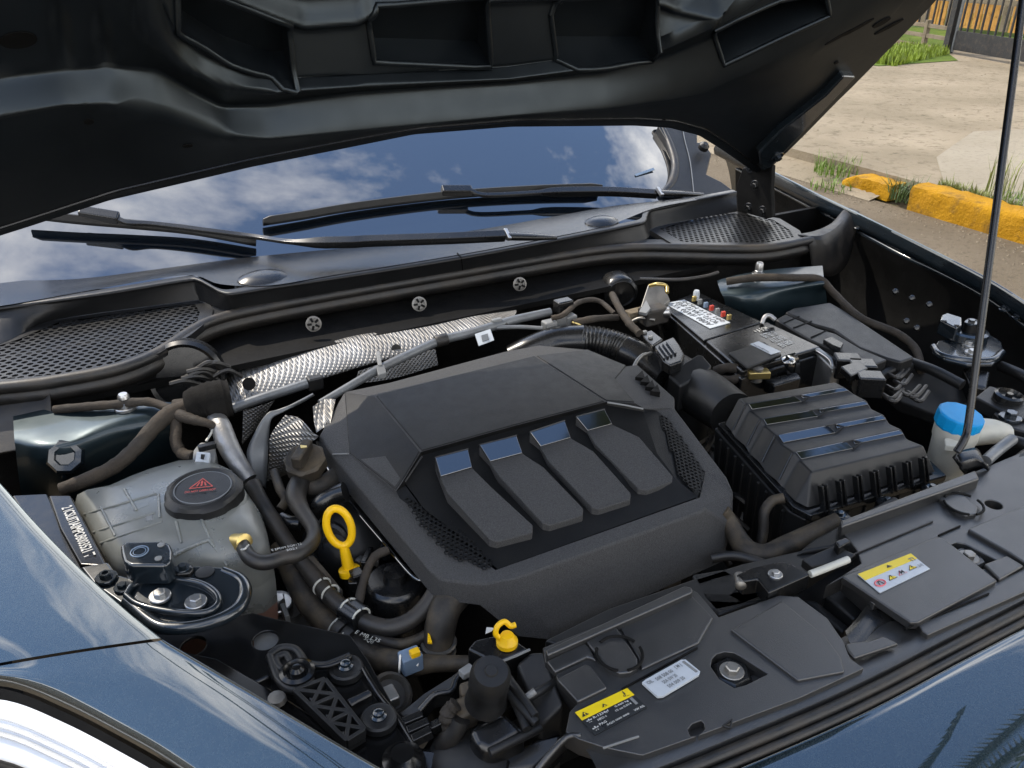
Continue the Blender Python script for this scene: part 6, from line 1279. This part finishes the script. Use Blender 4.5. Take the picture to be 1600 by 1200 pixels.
# driveway apron beyond the kerb, newer slab beside it
ap = link('driveway', mesh('driveway', [(4.0, 2.3, .003), (4.55, 2.3, .128), (4.55, 30, .128), (4.0, 30, .003), (4.55, 2.3, -.1)], [(0, 1, 2, 3)]), 'concrete_old', smooth=False); ap['kind'] = 'structure'
slab_ = slab('pavement_slab', [V((4.30, -6, .131)), V((9, -6, .131)), V((9, .4, .131)), V((6.5, 2.85, .131)), V((6.0, 3.0, .131)), V((4.95, 2.55, .131)), V((4.30, 2.0, .131))], .05, 'concrete_new', bevel=0); slab_['kind'] = 'structure'
lawn = link('lawn', mesh('lawn', [(10.9, -20, .14), (30, -20, .14), (30, 30, .14), (10.9, 30, .14)], [(0, 1, 2, 3)]), 'grass', smooth=False); lawn['kind'] = 'structure'
vg = link('verge', mesh('verge', [(8.55, 6.05, .132), (9.9, 5.95, .132), (10.45, 6.5, .132), (10.6, 9, .132), (8.0, 9, .132)], [(0, 1, 2, 3, 4)]), 'grass', smooth=False); vg['kind'] = 'structure'
def tuft(label, c, r, h, n, seed, m='grass_blade', seeds=False, group=None, lean=.5):
    rnd = random.Random(seed); vs, fs = [], []
    for _ in range(n):
        a = rnd.random()*6.283; d = r*math.sqrt(rnd.random()); p = V(c)+V((d*math.cos(a), d*math.sin(a), 0))
        hh = h*rnd.uniform(.45, 1); an = rnd.random()*6.283; l = V((math.cos(an), math.sin(an), 0))*hh*rnd.uniform(.1, lean); wd = V((-l.y, l.x, 0)).normalized()*rnd.uniform(.002, .0045)
        s = len(vs)
        for t, k_ in ((0, 1), (.5, .8), (1, .05)):
            q = p+l*t*t+V((0, 0, hh*(t-.18*t*t))); vs += [q-wd*k_, q+wd*k_]
        fs += [(s, s+1, s+3, s+2), (s+2, s+3, s+5, s+4)]
        if seeds and rnd.random() < .35:
            for t in (.75, .83, .9, .97):
                q = p+l*t*t+V((0, 0, hh*(t-.18*t*t))); s = len(vs)
                for dx, dz in ((-.010, 0), (.010, .004), (0, .022)): vs.append(q+V((dx*rnd.uniform(.5, 1), dx*.5, dz)))
                fs.append((s, s+1, s+2))
    o = thing('grass_tuft', label, 'grass', group, loc=c)
    me = mesh('blades', [v-V(c) for v in vs], fs); link('blades', me, m, o, smooth=False)
    return o
G = 'weeds along the kerb'
tuft('bright green grass tuft at the broken kerb end', (4.22, 2.78, .05), .16, .17, 150, 1, group=G)
tuft('dark leafy weed in the gap between the two kerb pieces', (4.18, 2.16, .02), .11, .20, 150, 2, 'weed', group=G, lean=1.0)
tuft('tall seeding grass behind the kerb, left of the prop rod', (4.42, 1.72, .12), .12, .42, 34, 3, 'grass_dry', True, group=G, lean=.35)
tuft('tall seeding grass behind the kerb, at the right picture edge', (4.46, 1.36, .12), .16, .38, 70, 4, 'grass_dry', True, group=G, lean=.4)
tuft('spreading green grass at the foot of the broken kerb piece', (4.02, 2.62, .0), .14, .10, 90, 6, group=G, lean=1.0)
tuft('low grass on the kerb top just left of the prop rod', (4.36, 1.55, .12), .12, .10, 70, 5, group=G)
# strip of low plants by the gate
rnd = random.Random(5); vs, fs = [], []
for _ in range(2600):
    x = 8.7+rnd.random()*1.7; y = 5.95+(x-8.7)*.28+rnd.random()*.75; h = .05+.09*rnd.random(); a = rnd.random()*6.28
    l = V((math.cos(a), math.sin(a), 0)); s = len(vs); p = V((x, y, .125)); vs += [p-l*.02, p+l*.02, p+V((l.y*.03, -l.x*.03, h))]; fs.append((s, s+1, s+2))
mat('low_plants', (.16, .22, .015), .6, var=.5, vscale=9)
lp_ = link('low_plants', mesh('low_plants', vs, fs), 'low_plants', smooth=False); lp_['kind'] = 'stuff'
# grass and weeds in the joint behind the kerb, grit in the gutter
rnd = random.Random(31); vs, fs = [], []
for _ in range(2600):
    y = -1+rnd.random()*3.05; x = 4.27+abs(rnd.gauss(0, .05)); h = rnd.uniform(.012, .05)*(1.6 if rnd.random() < .1 else 1)*(.4+.9*abs(math.sin(y*2.3)))
    a = rnd.random()*6.28; l = V((math.cos(a), math.sin(a), 0)); s = len(vs); p = V((x, y, .125)); vs += [p-l*.004, p+l*.004, p+V((l.y*h*.5, -l.x*h*.5, h))]; fs.append((s, s+1, s+2))
o = link('joint_grass', mesh('joint_grass', vs, fs), 'grass_dry', smooth=False); o['kind'] = 'stuff'
vs, fs = [], []
for _ in range(1500):
    r_ = rnd.random(); y = -1+rnd.random()*7; x = 4.05-abs(rnd.gauss(0, .10)) if r_ < .6 else (rnd.uniform(2.4, 4.0) if r_ < .75 else rnd.uniform(4.4, 9.5)); z = 0 if x < 4.06 else .128
    if x > 4.06 and y > 2.3 and x < 4.6: continue
    q = V((x, y, z)); s = len(vs); e = rnd.uniform(.004, .013); a = rnd.random()*6.28
    for k_ in range(4): vs.append(q+V((math.cos(a+k_*1.57)*e, math.sin(a+k_*1.57)*e*rnd.uniform(.5, 1), 0)))
    vs.append(q+V((0, 0, e*.7))); fs += [(s, s+1, s+4), (s+1, s+2, s+4), (s+2, s+3, s+4), (s+3, s, s+4)]
o = link('grit', mesh('grit', vs, fs), 'kerb_bare', smooth=False); o['kind'] = 'stuff'
# fence with gate
fA, fB = V((10.5, 6.55, .10)), V((10.13, 5.21, .10)); fd = (fB-fA).normalized(); fnn = V((-fd.y, fd.x, 0))
GT = thing('metal_gate', 'black metal gate of upright bars over a solid lower panel', 'gate', loc=tuple(fA))
def L(p): return p-fA
def fb(name, p, q, wd, ht, m, par, base): return bar(name, p-base, q-base, wd, ht, m, par, bevel=.003)
g0, g1 = fA+fd*.12, fA+fd*2.6
fb('lower_panel', g0+V((0, 0, .20)), g1+V((0, 0, .20)), .03, .24, 'fence_metal', GT, fA)
fb('rail', g0+V((0, 0, 1.5)), g1+V((0, 0, 1.5)), .05, .05, 'fence_metal', GT, fA)
for i in range(20):
    p = g0+fd*(.04+i*.125); fb('bar', p+V((0, 0, .31)), p+V((0, 0, 1.5)), .022, .022, 'fence_metal', GT, fA)
fb('hinge_stile', fA+fd*.09+V((0, 0, .05)), fA+fd*.09+V((0, 0, 1.55)), .03, .03, 'pipe_grey', GT, fA)
FN_ = thing('metal_fence', 'black fence bars on low timber rails left of the gate', 'fence', loc=tuple(fA))
fb('post', fA+V((0, 0, -.05)), fA+V((0, 0, 1.7)), .10, .10, 'fence_metal', FN_, fA)
h1 = fA-fd*3.2
for i in range(22):
    p = fA-fd*(.14+i*.14); fb('bar', p+V((0, 0, .34)), p+V((0, 0, 1.5)), .022, .022, 'fence_metal', FN_, fA)
for z in (.06, .20, .33): fb('timber_rail', fA-fd*.06+V((0, 0, z)), h1+V((0, 0, z)), .04, .05, 'timber_grey', FN_, fA)
for i in range(3): 
    p = fA-fd*(.5+i*1.0); fb('stake', p+V((0, 0, -.05)), p+V((0, 0, .4)), .06, .06, 'timber_grey', FN_, fA)
# orange board fence behind
BFn = thing('board_fence', 'orange timber board fence behind the metal gate', 'fence', loc=(13.2, 8, .14))
me_ = None
for i in range(70):
    y = 14-i*.17; tone = ['timber', 'timber', 'timber_grey'][(i*7) % 3 if i % 5 else 0]
    p = V((13.2+.25*(y-8)*.27, y, .20)); bar('board', p-V((13.2, 8, .14)), p+V((0, 0, 1.5))-V((13.2, 8, .14)), .14, .025, tone, BFn, bevel=.003, up=V((1, 0, 0)))
bar('board_rail', V((.15, 6, .5)), V((-.8, -6, .5)), .05, .08, 'timber_grey', BFn, bevel=.003)
# ================================================================== palm and cables mirrored in paint; unseen trees and houses added to dim sky
mat('bark', (.10, .075, .05), .9, bump=1, bscale=30, var=.4, vscale=8); mat('leaf', (.055, .085, .02), .55, var=.5, vscale=3); mat('frond', (.06, .095, .025), .5, var=.4, vscale=4)
mat('render_wall', (.38, .33, .26), .9, var=.12, vscale=2); mat('roof_tile', (.22, .09, .05), .85, var=.25, vscale=12); mat('window_pane', (.02, .025, .03), .08, var=.1); mat('door_wood', (.11, .06, .03), .6, var=.2)
def tree(label, c, h, r, n, seed, group):  # out-of-view trees, added to cut the sky light reaching the bay
    rnd = random.Random(seed); T = thing('added_tree', label, 'tree', group, loc=c)
    bm = bmesh.new()
    tr = tube('trunk', [V((0, 0, -.1)), V((.05, .03, h*.25)), V((-.04, .06, h*.5)), V((0, 0, h*.8))], [.16, .13, .10, .04], 'bark', T, seg=10)
    for i in range(7):
        a = i*.9+rnd.random(); tube('limb', [V((0, 0, h*(.34+.05*i))), V((math.cos(a)*r*.4, math.sin(a)*r*.4, h*(.5+.05*i))), V((math.cos(a)*r*.75, math.sin(a)*r*.75, h*(.62+.05*i)))], [.06, .04, .015], 'bark', T, seg=6)
    vs, fs = [], []
    cl = [(V((rnd.gauss(0, .5), rnd.gauss(0, .5), rnd.gauss(0, .4)))*r*.75+V((0, 0, h*.72)), r*rnd.uniform(.25, .45)) for _ in range(26)]
    for _ in range(n):
        q, s = rnd.choice(cl); d = V((rnd.gauss(0, 1), rnd.gauss(0, 1), rnd.gauss(0, 1))).normalized(); p = q+d*s*rnd.uniform(.6, 1)
        u = V((rnd.gauss(0, 1), rnd.gauss(0, 1), rnd.gauss(0, .6))).normalized()*.11; w_ = d.cross(u).normalized()*.055; b = len(vs); vs += [p-u, p+w_, p+u, p-w_]; fs.append((b, b+1, b+2, b+3))
    link('crown', mesh('crown', vs, fs), 'leaf', T, smooth=False)
    return T
GR = 'unseen trees added ahead of the car'
tree('unseen leafy tree added on the pavement ahead to dim the bay', (5.4, -5.0, .13), 6.5, 2.6, 3600, 3, None)
PT = thing('palm_tree', 'palm tree whose fronds are mirrored in the front panel', 'palm', loc=(2.6, -3.1, 0))
tube('trunk', [V((0, 0, -.1)), V((.03, .02, 1.6)), V((-.03, .05, 3.2)), V((0, .08, 4.8))], [.19, .15, .13, .11], 'bark', PT, seg=12)
rnd = random.Random(11)
for i in range(12):
    a = i*2.399+rnd.uniform(-.2, .2); L_ = rnd.uniform(1.9, 2.5); up0 = rnd.uniform(.2, 1.0); d = V((math.cos(a), math.sin(a), 0)); sd_ = V((-d.y, d.x, 0)); vs, fs = [], []
    for k in range(70):
        t = .12+.88*k/69; p = V((0, .08, 4.8))+d*L_*t+V((0, 0, L_*(up0*t-1.15*t*t))); tl = .42*math.sin(math.pi*min(1, .15+t*.85))+.05
        for s in (-1, 1):
            e = p+sd_*s*tl*.8+d*tl*.35+V((0, 0, -tl*.45)); b = len(vs); vs += [p-d*.020, p+d*.020, e]; fs.append((b, b+1, b+2))
        if k:
            b = len(vs); vs += [p0-sd_*.014, p0+sd_*.014, p+sd_*.012, p-sd_*.012]; fs.append((b, b+1, b+2, b+3))
        p0 = p
    link('frond', mesh('frond', vs, fs), 'frond', PT, smooth=False)
def house(label, c, w_, d_, h_, rz):  # houses out of view, added to hide bright horizon sky from the bay
    H = thing('house', label, 'house', 'unseen houses added to block sky light', loc=c); H.rotation_euler.z = rz
    box('wall', V((0, 0, h_/2)), w_, d_, h_, 'render_wall', H, bevel=0)
    vs = [V((-w_/2-.3, -d_/2-.3, h_+.005)), V((w_/2+.3, -d_/2-.3, h_+.005)), V((w_/2+.3, d_/2+.3, h_+.005)), V((-w_/2-.3, d_/2+.3, h_+.005)), V((-w_/2-.3, 0, h_+1.5)), V((w_/2+.3, 0, h_+1.5))]
    poly('roof', vs, [(0, 1, 5, 4), (3, 4, 5, 2), (0, 4, 3), (1, 2, 5), (0, 3, 2, 1)], 'roof_tile', H, smooth=False)
    for x in (-.33, .33):
        for z in (1.5, h_-1.1):
            f = box('window', V((w_*x, -d_/2-.03, z)), 1.3, .08, 1.2, 'timber_grey', H, bevel=.01); box('pane', V((w_*x, -d_/2-.075, z)), 1.1, .02, 1.0, 'window_pane', f, bevel=0)
    dr = box('door', V((0, -d_/2-.03, 1.05)), 1.0, .08, 2.1, 'door_wood', H, bevel=.01); box('handle', V((.38, -d_/2-.09, 1.0)), .04, .05, .12, 'zinc', dr, bevel=.005)
house('unseen pale house added left of the car to block sky light', (-14.5, -3, 0), 11, 8, 5.0, math.radians(90))
house('unseen pale house added further back to block sky light', (-15.5, 10, 0), 11, 8, 4.6, math.radians(90))
house('unseen pale house added at the street end ahead to block sky light', (-2, -22, 0), 14, 8, 5.2, math.radians(180))

house('long unseen house added beyond the board fence to block sky light', (21, 4, 0), 16, 8, 6.0, math.radians(-90))
tree('unseen leafy tree added behind the board fence to dim horizon light', (15.5, 10.5, .13), 7.0, 3.0, 3200, 21, 'unseen trees added to dim horizon light')
tree('unseen round tree added further along the pavement to dim horizon light', (8.5, 17, .13), 7.5, 3.2, 3200, 22, 'unseen trees added to dim horizon light')
tree('unseen leafy tree added across the road behind the car to dim horizon light', (-7.5, 15, 0), 7.5, 3.2, 3200, 23, 'unseen trees added to dim horizon light')
for i, (x, z) in enumerate(((-4.1, 7.0), (-4.35, 7.25), (-4.6, 7.05), (-3.2, 7.6))):
    o = tube('overhead_cable', [V((x, -22, z)), V((x+.1, -6, z-.35)), V((x+.2, 6, z-.35)), V((x+.3, 24, z))], .022, 'rubber', seg=6, sub=8)
    o['label'] = ['overhead street cable nearest the lower edge of the wing reflection', 'overhead street cable, second from the road edge', 'overhead street cable, third from the road edge', 'highest overhead street cable above the car'][i]; o['category'] = 'cable'; o['group'] = 'cables above the street'
